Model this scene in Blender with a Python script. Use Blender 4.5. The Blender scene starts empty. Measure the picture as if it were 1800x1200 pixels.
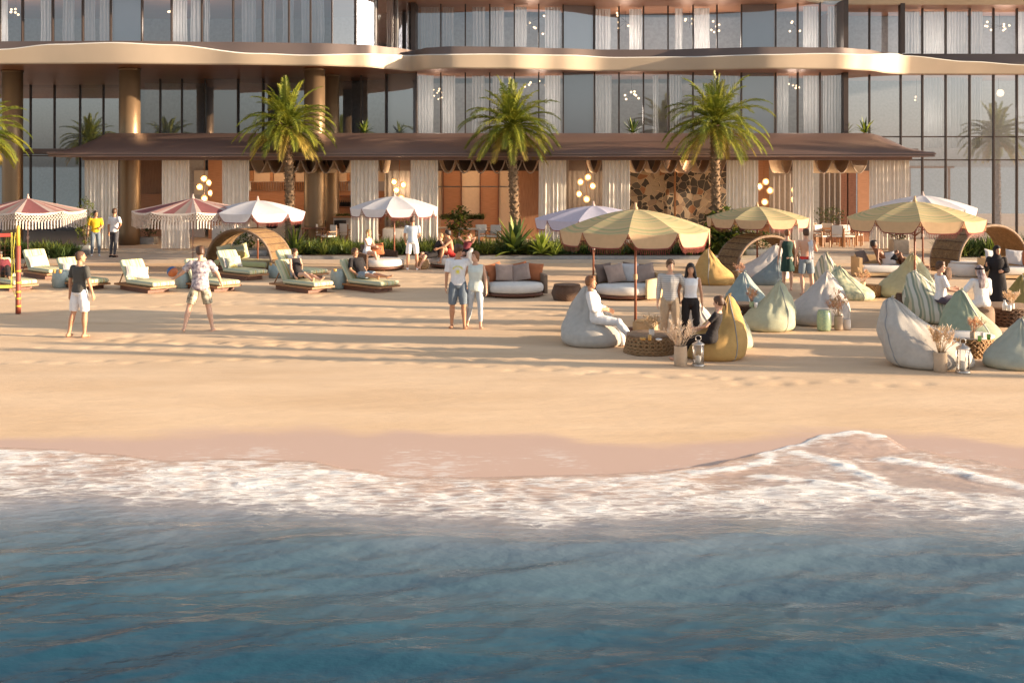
import bpy, math, random
import numpy as np
from mathutils import Vector, Matrix, noise
R = math.radians; PI = math.pi
random.seed(7)
sc = bpy.context.scene; COL = sc.collection
F = 2000.0; HOR = 288.0; EYE = 3.6
def X(px, D): return (px-900.0)*D/F
def Z(py, D): return EYE-(py-HOR)*D/F
def DG(py, z=0.0): return F*(EYE-z)/(py-HOR)
def at(px, py, z=0.0):
    D = DG(py, z); return (X(px, D), D, z)
def interp(x, pts):
    if x <= pts[0][0]: return pts[0][1]
    for (a, b), (c, d) in zip(pts, pts[1:]):
        if x <= c:
            t = (x-a)/(c-a); t = t*t*(3-2*t); return b+(d-b)*t
    return pts[-1][1]
# ---------------------------------------------------------------- mesh builder
class MB:
    def __init__(s): s.v = []; s.f = []; s.m = []; s.s = []
    def add(s, vs, fs, mi=0, sm=False, M=None):
        o = len(s.v)
        if M is not None: vs = [tuple(M @ Vector(v)) for v in vs]
        s.v.extend([tuple(v) for v in vs])
        for f in fs: s.f.append([i+o for i in f]); s.m.append(mi); s.s.append(sm)
        return s
    def box(s, x0, x1, y0, y1, z0, z1, mi=0, M=None):
        vs = [(x0,y0,z0),(x1,y0,z0),(x1,y1,z0),(x0,y1,z0),(x0,y0,z1),(x1,y0,z1),(x1,y1,z1),(x0,y1,z1)]
        return s.add(vs, [(0,3,2,1),(4,5,6,7),(0,1,5,4),(1,2,6,5),(2,3,7,6),(3,0,4,7)], mi, False, M)
    def loft(s, rings, mi=0, sm=True, cap=True, closed=True, M=None):
        n = len(rings[0]); vs = [p for r in rings for p in r]; fs = []
        for i in range(len(rings)-1):
            for j in range(n if closed else n-1):
                k = (j+1) % n
                fs.append((i*n+j, i*n+k, (i+1)*n+k, (i+1)*n+j))
        if cap and closed:
            fs.append(tuple(range(n-1, -1, -1))); fs.append(tuple((len(rings)-1)*n+j for j in range(n)))
        return s.add(vs, fs, mi, sm, M)
    def lathe(s, prof, n=24, mi=0, sm=True, cap=True, cx=0, cy=0, ell=1.0, M=None):
        return s.loft([[(cx+r*math.cos(2*PI*j/n), cy+r*ell*math.sin(2*PI*j/n), z) for j in range(n)] for r, z in prof], mi, sm, cap, True, M)
    def tube(s, pts, rad, n=8, mi=0, sm=True, M=None):
        pts = [Vector(p) for p in pts]
        if not hasattr(rad, '__len__'): rad = [rad]*len(pts)
        rings = []; up = None
        for i, p in enumerate(pts):
            d = (pts[min(i+1, len(pts)-1)]-pts[max(i-1, 0)]).normalized()
            if up is None:
                up = Vector((0,0,1)) if abs(d.z) < .9 else Vector((0,1,0))
            a = d.cross(up).normalized(); b = a.cross(d).normalized(); up = b
            rings.append([tuple(p+rad[i]*(a*math.cos(2*PI*j/n)+b*math.sin(2*PI*j/n))) for j in range(n)])
        return s.loft(rings, mi, sm, True, True, M)
    def cap(s, p0, p1, r0, r1, n=10, mi=0):
        # tapered capsule
        p0 = Vector(p0); p1 = Vector(p1); d = (p1-p0)
        L = d.length or 1e-6; d = d/L
        pts = []; rs = []
        for k in range(4):
            a = -PI/2+(k+.35)*PI/8*1.15; pts.append(p0+d*r0*math.sin(a)); rs.append(max(r0*math.cos(a), .001))
        for k in range(1, 4): t = k/4; pts.append(p0.lerp(p1, t)); rs.append(r0+(r1-r0)*t)
        for k in range(4):
            a = (k+.05)*PI/8*1.15; pts.append(p1+d*r1*math.sin(a)); rs.append(max(r1*math.cos(a), .001))
        return s.tube(pts, rs, n, mi)
    def grid(s, fn, nu, nv, mi=0, sm=True, M=None):
        vs = [fn(i/nu, j/nv) for i in range(nu+1) for j in range(nv+1)]
        fs = [(i*(nv+1)+j, (i+1)*(nv+1)+j, (i+1)*(nv+1)+j+1, i*(nv+1)+j+1) for i in range(nu) for j in range(nv)]
        return s.add(vs, fs, mi, sm, M)
    def cushion(s, w, d, h, p=2.6, n=12, mi=0, M=None, wr=0.0, seed=0):
        # closed pillow centred on origin
        def sh(u, v, sg):
            u = 2*u-1; v = 2*v-1
            e = max(0, (1-abs(u)**p))*max(0, (1-abs(v)**p))
            z = sg*h/2*(e**.45)
            k = 1+.06*(abs(u)*abs(v))**2-.05*(1-abs(u)*abs(v))*0
            x = u*w/2*(1-.04*(1-v*v)*0)*k; y = v*d/2*k
            if wr: z += wr*noise.noise(Vector((u*3+seed, v*3, sg)))*e
            return (x, y, z)
        s.grid(lambda u, v: sh(u, v, 1), n, n, mi, True, M)
        s.grid(lambda u, v: sh(v, u, -1), n, n, mi, True, M)
        return s
    def rbox(s, x0, x1, y0, y1, z0, z1, r=.04, mi=0, M=None):
        # soft rounded box: loft of rounded rects
        def ring(z, ins):
            pts = []; a0, a1, b0, b1 = x0+ins, x1-ins, y0+ins, y1-ins
            rr = max(r*1.2-ins*.3, .004)
            for cx, cy, st in ((a1-rr, b1-rr, 0), (a0+rr, b1-rr, 1), (a0+rr, b0+rr, 2), (a1-rr, b0+rr, 3)):
                for k in range(4):
                    a = (st+k/3)*PI/2; pts.append((cx+rr*math.cos(a), cy+rr*math.sin(a), z))
            return pts
        rings = [ring(z0, r), ring(z0+r*.3, r*.3), ring(z0+r, 0), ring((z0+z1)/2, -.0), ring(z1-r, 0), ring(z1-r*.3, r*.3), ring(z1, r)]
        return s.loft(rings, mi, True, True, True, M)
    def blade(s, p, d, L, w, droop=.5, n=3, mi=0, up=None, fold=0):
        # curved tapering leaf blade
        p = Vector(p); d = Vector(d).normalized(); side = d.cross(Vector((0,0,1)))
        if side.length < .05: side = Vector((1,0,0))
        side.normalize(); vs = []; q = p.copy(); dd = d.copy()
        for i in range(n+1):
            t = i/n; ww = w*(math.sin(PI*min(1, .25+.75*t))**.8 if t < 1 else .02)
            vs += [tuple(q-side*ww/2), tuple(q+side*ww/2)]
            q = q+dd*L/n; dd = (dd+Vector((0,0,-droop/n))).normalized()
        return s.add(vs, [(2*i, 2*i+1, 2*i+3, 2*i+2) for i in range(n)], mi, True)
    def build(s, name, mats, parent=None, loc=None, rotz=0):
        me = bpy.data.meshes.new(name); me.from_pydata(s.v, [], s.f)
        if not isinstance(mats, (list, tuple)): mats = [mats]
        for m in mats: me.materials.append(m)
        me.polygons.foreach_set('material_index', s.m); me.polygons.foreach_set('use_smooth', s.s)
        me.update(); o = bpy.data.objects.new(name, me); COL.objects.link(o)
        if parent: o.parent = parent
        if loc is not None: o.location = loc
        o.rotation_euler = (0, 0, rotz)
        return o
def tag(o, label=None, cat=None, group=None, kind=None):
    if label: o['label'] = label
    if cat: o['category'] = cat
    if group: o['group'] = group
    if kind: o['kind'] = kind
    return o
def thing(name, label, cat, loc=(0,0,0), rotz=0, group=None):
    o = bpy.data.objects.new(name, None); COL.objects.link(o); o.empty_display_size = .2
    o.location = loc; o.rotation_euler = (0, 0, rotz)
    return tag(o, label, cat, group)
KIDS = {}
def copy_tree(o, parent=None, loc=None, rotz=None, label=None, scale=None):
    c = o.copy(); COL.objects.link(c)
    if parent is not None: c.parent = parent
    if loc is not None: c.location = loc
    if rotz is not None: c.rotation_euler = (0, 0, rotz)
    if scale is not None: c.scale = (scale,)*3 if not hasattr(scale, '__len__') else scale
    if label: c['label'] = label
    for ch in [k for k in list(COL.objects) if k.parent == o]: copy_tree(ch, c)
    return c
ORD = ['first','second','third','fourth','fifth','sixth','seventh','eighth','ninth','tenth','eleventh','twelfth','thirteenth','fourteenth','fifteenth','sixteenth','seventeenth','eighteenth','nineteenth','twentieth','twenty-first','twenty-second','twenty-third','twenty-fourth','twenty-fifth','twenty-sixth','twenty-seventh','twenty-eighth','twenty-ninth','thirtieth','thirty-first','thirty-second','thirty-third','thirty-fourth','thirty-fifth','thirty-sixth','thirty-seventh','thirty-eighth','thirty-ninth','fortieth','forty-first','forty-second','forty-third','forty-fourth','forty-fifth','forty-sixth','forty-seventh','forty-eighth']
# ---------------------------------------------------------------- materials
def newmat(name):
    m = bpy.data.materials.new(name); m.use_nodes = True; nt = m.node_tree
    for n in list(nt.nodes): nt.nodes.remove(n)
    return m, nt
def N(nt, t, **kw):
    n = nt.nodes.new(t)
    for k, v in kw.items():
        if k in n.inputs.keys() if isinstance(k, str) else False: n.inputs[k].default_value = v
        else: setattr(n, k, v)
    return n
def c4(c): return (c[0], c[1], c[2], 1)
def pbr(name, col, rough=.7, metal=0, var=.12, scale=8, bump=.0, bscale=60, trans=0, col2=None, stretch=None, spec=.5, coat=0, sheen=0):
    m, nt = newmat(name); L = nt.links.new
    out = N(nt, 'ShaderNodeOutputMaterial'); b = N(nt, 'ShaderNodeBsdfPrincipled')
    b.inputs['Roughness'].default_value = rough; b.inputs['Metallic'].default_value = metal
    b.inputs['Specular IOR Level'].default_value = spec; b.inputs['Coat Weight'].default_value = coat
    tc = N(nt, 'ShaderNodeTexCoord'); co = tc.outputs['Object']
    if stretch:
        mp = N(nt, 'ShaderNodeMapping'); mp.inputs['Scale'].default_value = stretch; L(co, mp.inputs[0]); co = mp.outputs[0]
    nz = N(nt, 'ShaderNodeTexNoise'); nz.inputs['Scale'].default_value = scale; nz.inputs['Detail'].default_value = 5; L(co, nz.inputs['Vector'])
    mx = N(nt, 'ShaderNodeMix'); mx.data_type = 'RGBA'
    c2 = col2 or tuple(min(1, c*(1+var)) for c in col); c1 = col if col2 else tuple(c*(1-var) for c in col)
    mx.inputs[6].default_value = c4(c1); mx.inputs[7].default_value = c4(c2)
    rp = N(nt, 'ShaderNodeMapRange'); rp.inputs[1].default_value = .3; rp.inputs[2].default_value = .7
    L(nz.outputs[0], rp.inputs[0]); L(rp.outputs[0], mx.inputs[0]); L(mx.outputs[2], b.inputs['Base Color'])
    if bump:
        n2 = N(nt, 'ShaderNodeTexNoise'); n2.inputs['Scale'].default_value = bscale; n2.inputs['Detail'].default_value = 4; L(co, n2.inputs['Vector'])
        bp = N(nt, 'ShaderNodeBump'); bp.inputs['Strength'].default_value = bump; bp.inputs['Distance'].default_value = .02
        L(n2.outputs[0], bp.inputs['Height']); L(bp.outputs[0], b.inputs['Normal'])
    sh = b.outputs[0]
    if trans:
        t = N(nt, 'ShaderNodeBsdfTranslucent'); L(mx.outputs[2], t.inputs[0]); ms = N(nt, 'ShaderNodeMixShader'); ms.inputs[0].default_value = trans
        L(sh, ms.inputs[1]); L(t.outputs[0], ms.inputs[2]); sh = ms.outputs[0]
    L(sh, out.inputs[0]); m['b'] = 1
    return m
def stripes(name, cols, axis='X', freq=10, rough=.85, trans=0, radial=False, bump=.3, warp=.0):
    # cloth with coloured stripes running across one object axis; cols = list of (position, colour)
    m, nt = newmat(name); L = nt.links.new
    out = N(nt, 'ShaderNodeOutputMaterial'); b = N(nt, 'ShaderNodeBsdfPrincipled'); b.inputs['Roughness'].default_value = rough
    tc = N(nt, 'ShaderNodeTexCoord'); sep = N(nt, 'ShaderNodeSeparateXYZ'); co = tc.outputs['Object']
    if warp:
        nz0 = N(nt, 'ShaderNodeTexNoise'); nz0.inputs['Scale'].default_value = 1.5; L(co, nz0.inputs['Vector'])
        va = N(nt, 'ShaderNodeVectorMath'); va.operation = 'MULTIPLY_ADD'; va.inputs[1].default_value = (warp,)*3
        L(nz0.outputs['Color'], va.inputs[0]); L(co, va.inputs[2]); co = va.outputs[0]
    L(co, sep.inputs[0])
    if radial:
        ln = N(nt, 'ShaderNodeVectorMath'); ln.operation = 'LENGTH'; mp = N(nt, 'ShaderNodeMapping'); mp.inputs['Scale'].default_value = (1,1,0)
        L(co, mp.inputs[0]); L(mp.outputs[0], ln.inputs[0]); src = ln.outputs['Value']
    else: src = sep.outputs[axis]
    mu = N(nt, 'ShaderNodeMath'); mu.operation = 'MULTIPLY'; mu.inputs[1].default_value = freq; L(src, mu.inputs[0])
    fr = N(nt, 'ShaderNodeMath'); fr.operation = 'FRACT'; L(mu.outputs[0], fr.inputs[0])
    cr = N(nt, 'ShaderNodeValToRGB'); cr.color_ramp.interpolation = 'CONSTANT'; e = cr.color_ramp.elements
    e[0].position = cols[0][0]; e[0].color = c4(cols[0][1]); e[1].position = cols[1][0]; e[1].color = c4(cols[1][1])
    for p, c in cols[2:]: k = e.new(p); k.color = c4(c)
    L(fr.outputs[0], cr.inputs[0]); L(cr.outputs[0], b.inputs['Base Color'])
    if bump:
        n2 = N(nt, 'ShaderNodeTexNoise'); n2.inputs['Scale'].default_value = 50; L(tc.outputs['Object'], n2.inputs['Vector'])
        bp = N(nt, 'ShaderNodeBump'); bp.inputs['Strength'].default_value = bump; bp.inputs['Distance'].default_value = .01
        L(n2.outputs[0], bp.inputs['Height']); L(bp.outputs[0], b.inputs['Normal'])
    sh = b.outputs[0]
    if trans:
        t = N(nt, 'ShaderNodeBsdfTranslucent'); L(cr.outputs[0], t.inputs[0]); ms = N(nt, 'ShaderNodeMixShader'); ms.inputs[0].default_value = trans
        L(sh, ms.inputs[1]); L(t.outputs[0], ms.inputs[2]); sh = ms.outputs[0]
    L(sh, out.inputs[0]); return m
def wicker(name, c1, c2, sc_=40, holes=0.0, vert=True):
    m, nt = newmat(name); L = nt.links.new
    out = N(nt, 'ShaderNodeOutputMaterial'); b = N(nt, 'ShaderNodeBsdfPrincipled'); b.inputs['Roughness'].default_value = .6
    tc = N(nt, 'ShaderNodeTexCoord'); br = N(nt, 'ShaderNodeTexWave'); br.wave_type = 'BANDS'; br.bands_direction = 'Z'
    br.inputs['Scale'].default_value = sc_; br.inputs['Distortion'].default_value = 1.5; br.inputs['Detail'].default_value = 2; L(tc.outputs['Object'], br.inputs[0])
    b2 = N(nt, 'ShaderNodeTexWave'); b2.wave_type = 'BANDS'; b2.bands_direction = 'DIAGONAL'; b2.inputs['Scale'].default_value = sc_*.45; b2.inputs['Distortion'].default_value = 2; L(tc.outputs['Object'], b2.inputs[0])
    mu = N(nt, 'ShaderNodeMath'); mu.operation = 'MULTIPLY'; L(br.outputs['Fac'], mu.inputs[0]); L(b2.outputs['Fac'], mu.inputs[1])
    nz = N(nt, 'ShaderNodeTexNoise'); nz.inputs['Scale'].default_value = 9; L(tc.outputs['Object'], nz.inputs['Vector'])
    ad = N(nt, 'ShaderNodeMath'); ad.operation = 'MULTIPLY_ADD'; ad.inputs[1].default_value = .7; L(nz.outputs[0], ad.inputs[0]); L(mu.outputs[0], ad.inputs[2])
    mr = N(nt, 'ShaderNodeMapRange'); mr.inputs[1].default_value = .3; mr.inputs[2].default_value = .95; L(ad.outputs[0], mr.inputs[0])
    mx = N(nt, 'ShaderNodeMix'); mx.data_type = 'RGBA'; mx.inputs[6].default_value = c4(c1); mx.inputs[7].default_value = c4(c2)
    L(mr.outputs[0], mx.inputs[0]); L(mx.outputs[2], b.inputs['Base Color'])
    bp = N(nt, 'ShaderNodeBump'); bp.inputs['Strength'].default_value = .8; bp.inputs['Distance'].default_value = .02; L(mu.outputs[0], bp.inputs['Height']); L(bp.outputs[0], b.inputs['Normal'])
    L(b.outputs[0], out.inputs[0]); return m
def wood(name, c1, c2, axis=(1,12,12), sc_=2.5, rough=.5):
    return pbr(name, c1, rough, col2=c2, scale=sc_, stretch=axis, bump=.15, bscale=20)
def emit(name, col, s):
    m, nt = newmat(name); out = N(nt, 'ShaderNodeOutputMaterial'); e = N(nt, 'ShaderNodeEmission')
    e.inputs[0].default_value = c4(col); e.inputs[1].default_value = s; nt.links.new(e.outputs[0], out.inputs[0]); return m
def glassmat(name, tint, refl, gl=(.9,.9,.95)):
    m, nt = newmat(name); L = nt.links.new; out = N(nt, 'ShaderNodeOutputMaterial')
    t = N(nt, 'ShaderNodeBsdfTransparent'); t.inputs[0].default_value = c4(tint)
    g = N(nt, 'ShaderNodeBsdfGlossy'); g.inputs['Roughness'].default_value = .015; g.inputs[0].default_value = c4(gl)
    lw = N(nt, 'ShaderNodeLayerWeight'); lw.inputs[0].default_value = .25
    ad = N(nt, 'ShaderNodeMath'); ad.operation = 'ADD'; ad.use_clamp = True; ad.inputs[1].default_value = refl; L(lw.outputs['Fresnel'], ad.inputs[0])
    ms = N(nt, 'ShaderNodeMixShader'); L(ad.outputs[0], ms.inputs[0]); L(t.outputs[0], ms.inputs[1]); L(g.outputs[0], ms.inputs[2]); L(ms.outputs[0], out.inputs[0])
    return m
W = {}
W['bronze'] = pbr('bronze_metal', (.20,.125,.085), .38, .6, var=.06, scale=1.2)
W['canopy'] = pbr('canopy_metal', (.21,.135,.11), .42, .45, var=.05, scale=.8)
W['darkbrown'] = pbr('dark_brown_cladding', (.14,.105,.095), .5, .3, var=.06, scale=1)
W['beige'] = pbr('beige_cladding', (.66,.53,.40), .42, .1, var=.04, scale=.7)
W['white_trim'] = pbr('white_trim', (.82,.79,.72), .4, 0, var=.03)
W['soffit'] = pbr('copper_soffit', (.52,.24,.13), .4, .35, var=.06, scale=.7)
W['mullion'] = pbr('bronze_mullion', (.085,.06,.05), .4, .5, var=.05)
W['column'] = pbr('bronze_column', (.27,.18,.105), .40, .55, var=.05, scale=1.5)
W['deck'] = pbr('pale_terrace_stone', (.60,.49,.385), .75, var=.06, scale=3, bump=.1)
W['riser'] = pbr('dark_riser', (.12,.09,.075), .7)
W['glass'] = glassmat('facade_glass', (.93,.95,.98), .22)
W['glass2'] = glassmat('ground_glass', (.62,.66,.72), .40)
W['opaque'] = pbr('frosted_panel', (.40,.37,.39), .2, 0, var=.05, scale=.7, spec=.8)
W['room'] = pbr('room_wall', (.44,.43,.45), .9)
W['roomwarm'] = pbr('room_wall_warm', (.36,.22,.14), .9)
W['curtain'] = pbr('linen_curtain', (.84,.78,.70), .95, var=.05, scale=4, trans=.25)
W['sheer'] = pbr('sheer_curtain', (.86,.84,.83), .95, var=.05, scale=4, trans=.5)
W['greycurtain'] = pbr('grey_curtain', (.19,.16,.15), .95, var=.1, trans=.1)
W['terra'] = wood('terracotta_panel', (.36,.17,.09), (.47,.235,.13), (1,1,14), 3, .6)
W['cream'] = pbr('cream_plaster', (.66,.52,.40), .8, var=.05)
W['brownwall'] = wood('brown_wood_wall', (.26,.13,.075), (.38,.20,.11), (10,10,1), 2)
W['darkslat'] = pbr('dark_slats', (.075,.055,.05), .7)
W['drape'] = pbr('draped_ceiling_fabric', (.58,.46,.36), .9, var=.08, trans=.15)
W['counter'] = pbr('white_counter', (.62,.57,.52), .6, var=.05)
W['teak'] = wood('teak_wood', (.28,.125,.05), (.42,.20,.085), (3,14,14), 2)
W['teakdark'] = wood('dark_wood', (.12,.045,.025), (.20,.08,.045), (3,14,14), 2)
W['pole'] = wood('pole_wood', (.20,.065,.035), (.30,.11,.06), (14,14,1), 3)
W['polepink'] = pbr('painted_pole', (.55,.35,.28), .5)
W['yel'] = stripes('yellow_parasol_cloth', [(0,(.60,.50,.26)),(.35,(.66,.52,.29)),(.55,(.42,.43,.22)),(.66,(.64,.50,.27)),(.82,(.46,.45,.24)),(.92,(.64,.52,.28))], freq=1.9, radial=True, trans=.3)
W['yelval'] = pbr('ochre_valance_cloth', (.64,.45,.27), .9, var=.05, trans=.2)
W['whitecloth'] = pbr('white_parasol_cloth', (.78,.77,.80), .9, var=.04, trans=.3)
W['lav'] = pbr('lavender_parasol_cloth', (.56,.55,.68), .9, var=.04, trans=.3)
W['fringe'] = pbr('maroon_fringe', (.24,.055,.045), .9, var=.2)
W['red'] = pbr('dusty_red_cloth', (.27,.095,.10), .9, var=.08, trans=.25)
W['pinkbeige'] = pbr('pinkish_beige_cloth', (.50,.28,.245), .9, var=.06, trans=.25)
W['sagecloth'] = pbr('grey_beige_cloth', (.38,.31,.27), .9, var=.06, trans=.25)
W['offwhite'] = pbr('offwhite_cloth', (.54,.42,.375), .9, var=.05, trans=.2)
W['macrame'] = pbr('macrame_cotton', (.74,.66,.60), .95, var=.1, trans=.2)
W['mattress'] = stripes('green_striped_mattress', [(0,(.66,.62,.41)),(.22,(.50,.53,.27)),(.44,(.66,.62,.43)),(.56,(.60,.46,.17)),(.70,(.66,.62,.42)),(.78,(.42,.46,.33)),(.92,(.66,.62,.41))], axis='Y', freq=3.4)
W['pillstripe'] = stripes('grey_striped_pillow', [(0,(.45,.42,.42)),(.3,(.68,.60,.52)),(.5,(.35,.37,.42)),(.75,(.62,.56,.40))], axis='X', freq=9)
W['wicker'] = wicker('honey_wicker', (.15,.08,.035), (.52,.33,.15), 46)
W['wickdark'] = wicker('brown_wicker', (.08,.04,.025), (.26,.15,.09), 30)
W['wicktaupe'] = wicker('taupe_wicker', (.26,.17,.11), (.46,.32,.22), 30)
W['basket'] = wicker('woven_basket', (.30,.15,.06), (.58,.37,.18), 18)
W['sandw'] = pbr('tan_panel', (.62,.42,.22), .6, var=.05, bump=.2)
W['seat'] = pbr('white_seat_cushion', (.72,.68,.63), .9, var=.04, bump=.1)
W['stool'] = pbr('grey_ceramic', (.30,.37,.37), .35, var=.1)
W['jade'] = pbr('jade_ceramic', (.24,.40,.30), .3, col2=(.50,.58,.34), scale=28)
W['pot'] = pbr('tan_plaster_pot', (.55,.42,.30), .9, var=.1, bump=.4)
W['plume'] = pbr('dried_grass', (.70,.50,.30), .95, var=.25, scale=30, trans=.25)
W['plumepale'] = pbr('pale_dried_flowers', (.80,.64,.48), .95, var=.2, scale=30, trans=.25)
W['plumepink'] = pbr('rosy_dried_grass', (.66,.40,.27), .95, var=.25, scale=30, trans=.25)
W['silver'] = pbr('lantern_metal', (.60,.55,.50), .35, .8)
W['lglass'] = glassmat('lantern_glass', (.95,.95,.95), .06)
W['candle'] = pbr('candle_wax', (.80,.76,.68), .6)
W['leaf'] = pbr('palm_leaf', (.10,.155,.019), .45, col2=(.31,.295,.03), scale=2.0, trans=.35)
W['leafold'] = pbr('yellowing_palm_leaf', (.32,.25,.04), .5, col2=(.42,.30,.07), scale=3, trans=.35)
W['leafd'] = pbr('dark_leaf', (.035,.075,.02), .5, col2=(.08,.12,.03), scale=3, trans=.25)
W['leafg'] = pbr('grass_leaf', (.09,.14,.025), .5, col2=(.22,.24,.04), scale=2, trans=.35)
W['leafl'] = pbr('lime_leaf', (.22,.30,.04), .5, col2=(.40,.44,.08), scale=3, trans=.35)
W['trunk'] = pbr('palm_trunk', (.09,.055,.03), .95, col2=(.30,.195,.115), scale=7, bump=1.0, bscale=18)
W['date'] = pbr('date_cluster', (.42,.13,.04), .7)
W['soil'] = pbr('planter_soil', (.10,.065,.04), .95)
W['greyplanter'] = pbr('grey_planter', (.30,.30,.30), .7)
BB = {}
def bagcloth(k, c): BB[k] = pbr(k+'_bag_cloth', c, .95, var=.07, scale=9, bump=.35, bscale=120)
bagcloth('grey', (.49,.455,.41)); bagcloth('ochre', (.50,.31,.11)); bagcloth('white', (.56,.50,.45)); bagcloth('blue', (.28,.34,.33)); bagcloth('slate', (.23,.27,.27))
bagcloth('mint', (.47,.48,.34)); bagcloth('stone', (.50,.45,.40)); bagcloth('olive', (.38,.30,.10)); bagcloth('green', (.32,.37,.26)); bagcloth('sage', (.41,.42,.34))
BB['stripe'] = stripes('sage_striped_bag_cloth', [(0,(.58,.57,.49)),(.40,(.25,.29,.22)),(.62,(.54,.50,.36)),(.80,(.32,.35,.26))], axis='X', freq=5.5, warp=.15)
BB['pattern'] = pbr('leaf_print_bag_cloth', (.70,.68,.46), .95, col2=(.22,.30,.24), scale=9)
def skin(n, c): return pbr(n, c, .5, var=.05, spec=.4)
SK = {'tan': skin('skin_tan', (.52,.27,.16)), 'fair': skin('skin_fair', (.66,.39,.27)), 'dark': skin('skin_dark', (.20,.09,.05)), 'brown': skin('skin_brown', (.38,.19,.11))}
HR = {'black': pbr('hair_black', (.022,.014,.011), .5), 'brown': pbr('hair_brown', (.085,.04,.02), .5), 'auburn': pbr('hair_auburn', (.22,.09,.035), .5), 'blond': pbr('hair_blond', (.45,.28,.12), .5), 'buzz': pbr('hair_buzz', (.11,.06,.04), .8)}
CL = {}
def cloth(k, c, **kw): CL[k] = pbr(k+'_clothing', c, .9, var=.06, scale=12, bump=.25, bscale=25, **kw)
cloth('charcoal', (.075,.072,.065)); cloth('white', (.78,.78,.80)); cloth('black', (.016,.013,.015)); cloth('yellow', (.80,.46,.02)); cloth('denim', (.15,.19,.24)); cloth('greydenim', (.075,.075,.09))
cloth('paleblue', (.50,.58,.66)); cloth('mintwhite', (.66,.72,.68)); cloth('jeanpale', (.48,.53,.58)); cloth('khaki', (.46,.35,.24)); cloth('green', (.02,.055,.045)); cloth('greyblue', (.24,.29,.34)); cloth('red', (.62,.04,.03)); cloth('navy', (.085,.075,.11)); cloth('linen', (.74,.73,.73)); cloth('stripegrey', (.42,.41,.41)); cloth('maroon', (.16,.025,.035))
CL['floral'] = pbr('floral_print_clothing', (.74,.66,.66), .9, col2=(.10,.07,.12), scale=17)
CL['palmprint'] = pbr('bold_print_clothing', (.08,.05,.04), .9, col2=(.74,.68,.50), scale=13)
CL['keff'] = pbr('checked_headscarf', (.10,.05,.06), .9, col2=(.60,.52,.52), scale=18, stretch=(1,1,.4))
CL['sweater'] = stripes('striped_sweater_clothing', [(0,(.52,.50,.48)),(.7,(.34,.33,.33))], axis='Z', freq=24)
EYE_M = pbr('eye_dark', (.03,.02,.02), .3)
# ================================================================ GROUND, SEA
LEAD = [(-400,775),(0,782),(100,784),(180,790),(300,803),(400,799),(540,803),(620,818),(700,830),(850,832),(950,829),(1050,827),(1150,822),(1240,812),(1300,798),(1350,786),(1390,779),(1450,766),(1500,761),(1545,766),(1600,783),(1700,800),(1800,818),(2200,835)]
TRAIL = [(-400,865),(0,874),(150,866),(230,880),(400,882),(500,888),(600,893),(700,905),(850,912),(950,917),(1100,906),(1300,897),(1500,903),(1800,903),(2200,905)]
DRY = [(-400,760),(0,758),(200,759),(300,755),(450,750),(560,746),(650,752),(700,749),(800,757),(950,757),(1050,767),(1150,766),(1250,758),(1400,750),(1500,747),(1650,756),(1800,770),(2200,775)]
def gz(y): return -.07*(max(0, 19-y)**1.25)*.9 if y < 19 else 0.0
def pxof(x, y): return 900+x*F/max(y, 3)
def dshore(tab, px, z=-.25): return F*(EYE-z)/(interp(px, tab)-HOR)
LT = [dshore(LEAD, p) for p in range(-400, 2201, 4)]; TT = [dshore(TRAIL, p) for p in range(-400, 2201, 4)]; DT = [dshore(DRY, p, -.17) for p in range(-400, 2201, 4)]
def look(T, px): return T[int(min(max((px+400)/4, 0), len(T)-1))]
def attr(me, name, vals):
    a = me.attributes.new(name, 'FLOAT', 'POINT'); a.data.foreach_set('value', vals)
def sheet(name, xs, ys, zf, mat, attrs):
    vs = []; A = {k: [] for k in attrs}
    for y in ys:
        for x in xs:
            z, av = zf(x, y); vs.append((x, y, z))
            for k in attrs: A[k].append(av[k])
    nx = len(xs); fs = [(j*nx+i, j*nx+i+1, (j+1)*nx+i+1, (j+1)*nx+i) for j in range(len(ys)-1) for i in range(nx-1)]
    me = bpy.data.meshes.new(name); me.from_pydata(vs, [], fs); me.materials.append(mat)
    me.polygons.foreach_set('use_smooth', [True]*len(fs))
    for k in attrs: attr(me, k, A[k])
    o = bpy.data.objects.new(name, me); COL.objects.link(o); tag(o, kind='structure'); return o
def frange(a, b, n): return [a+(b-a)*i/n for i in range(n+1)]
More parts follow.
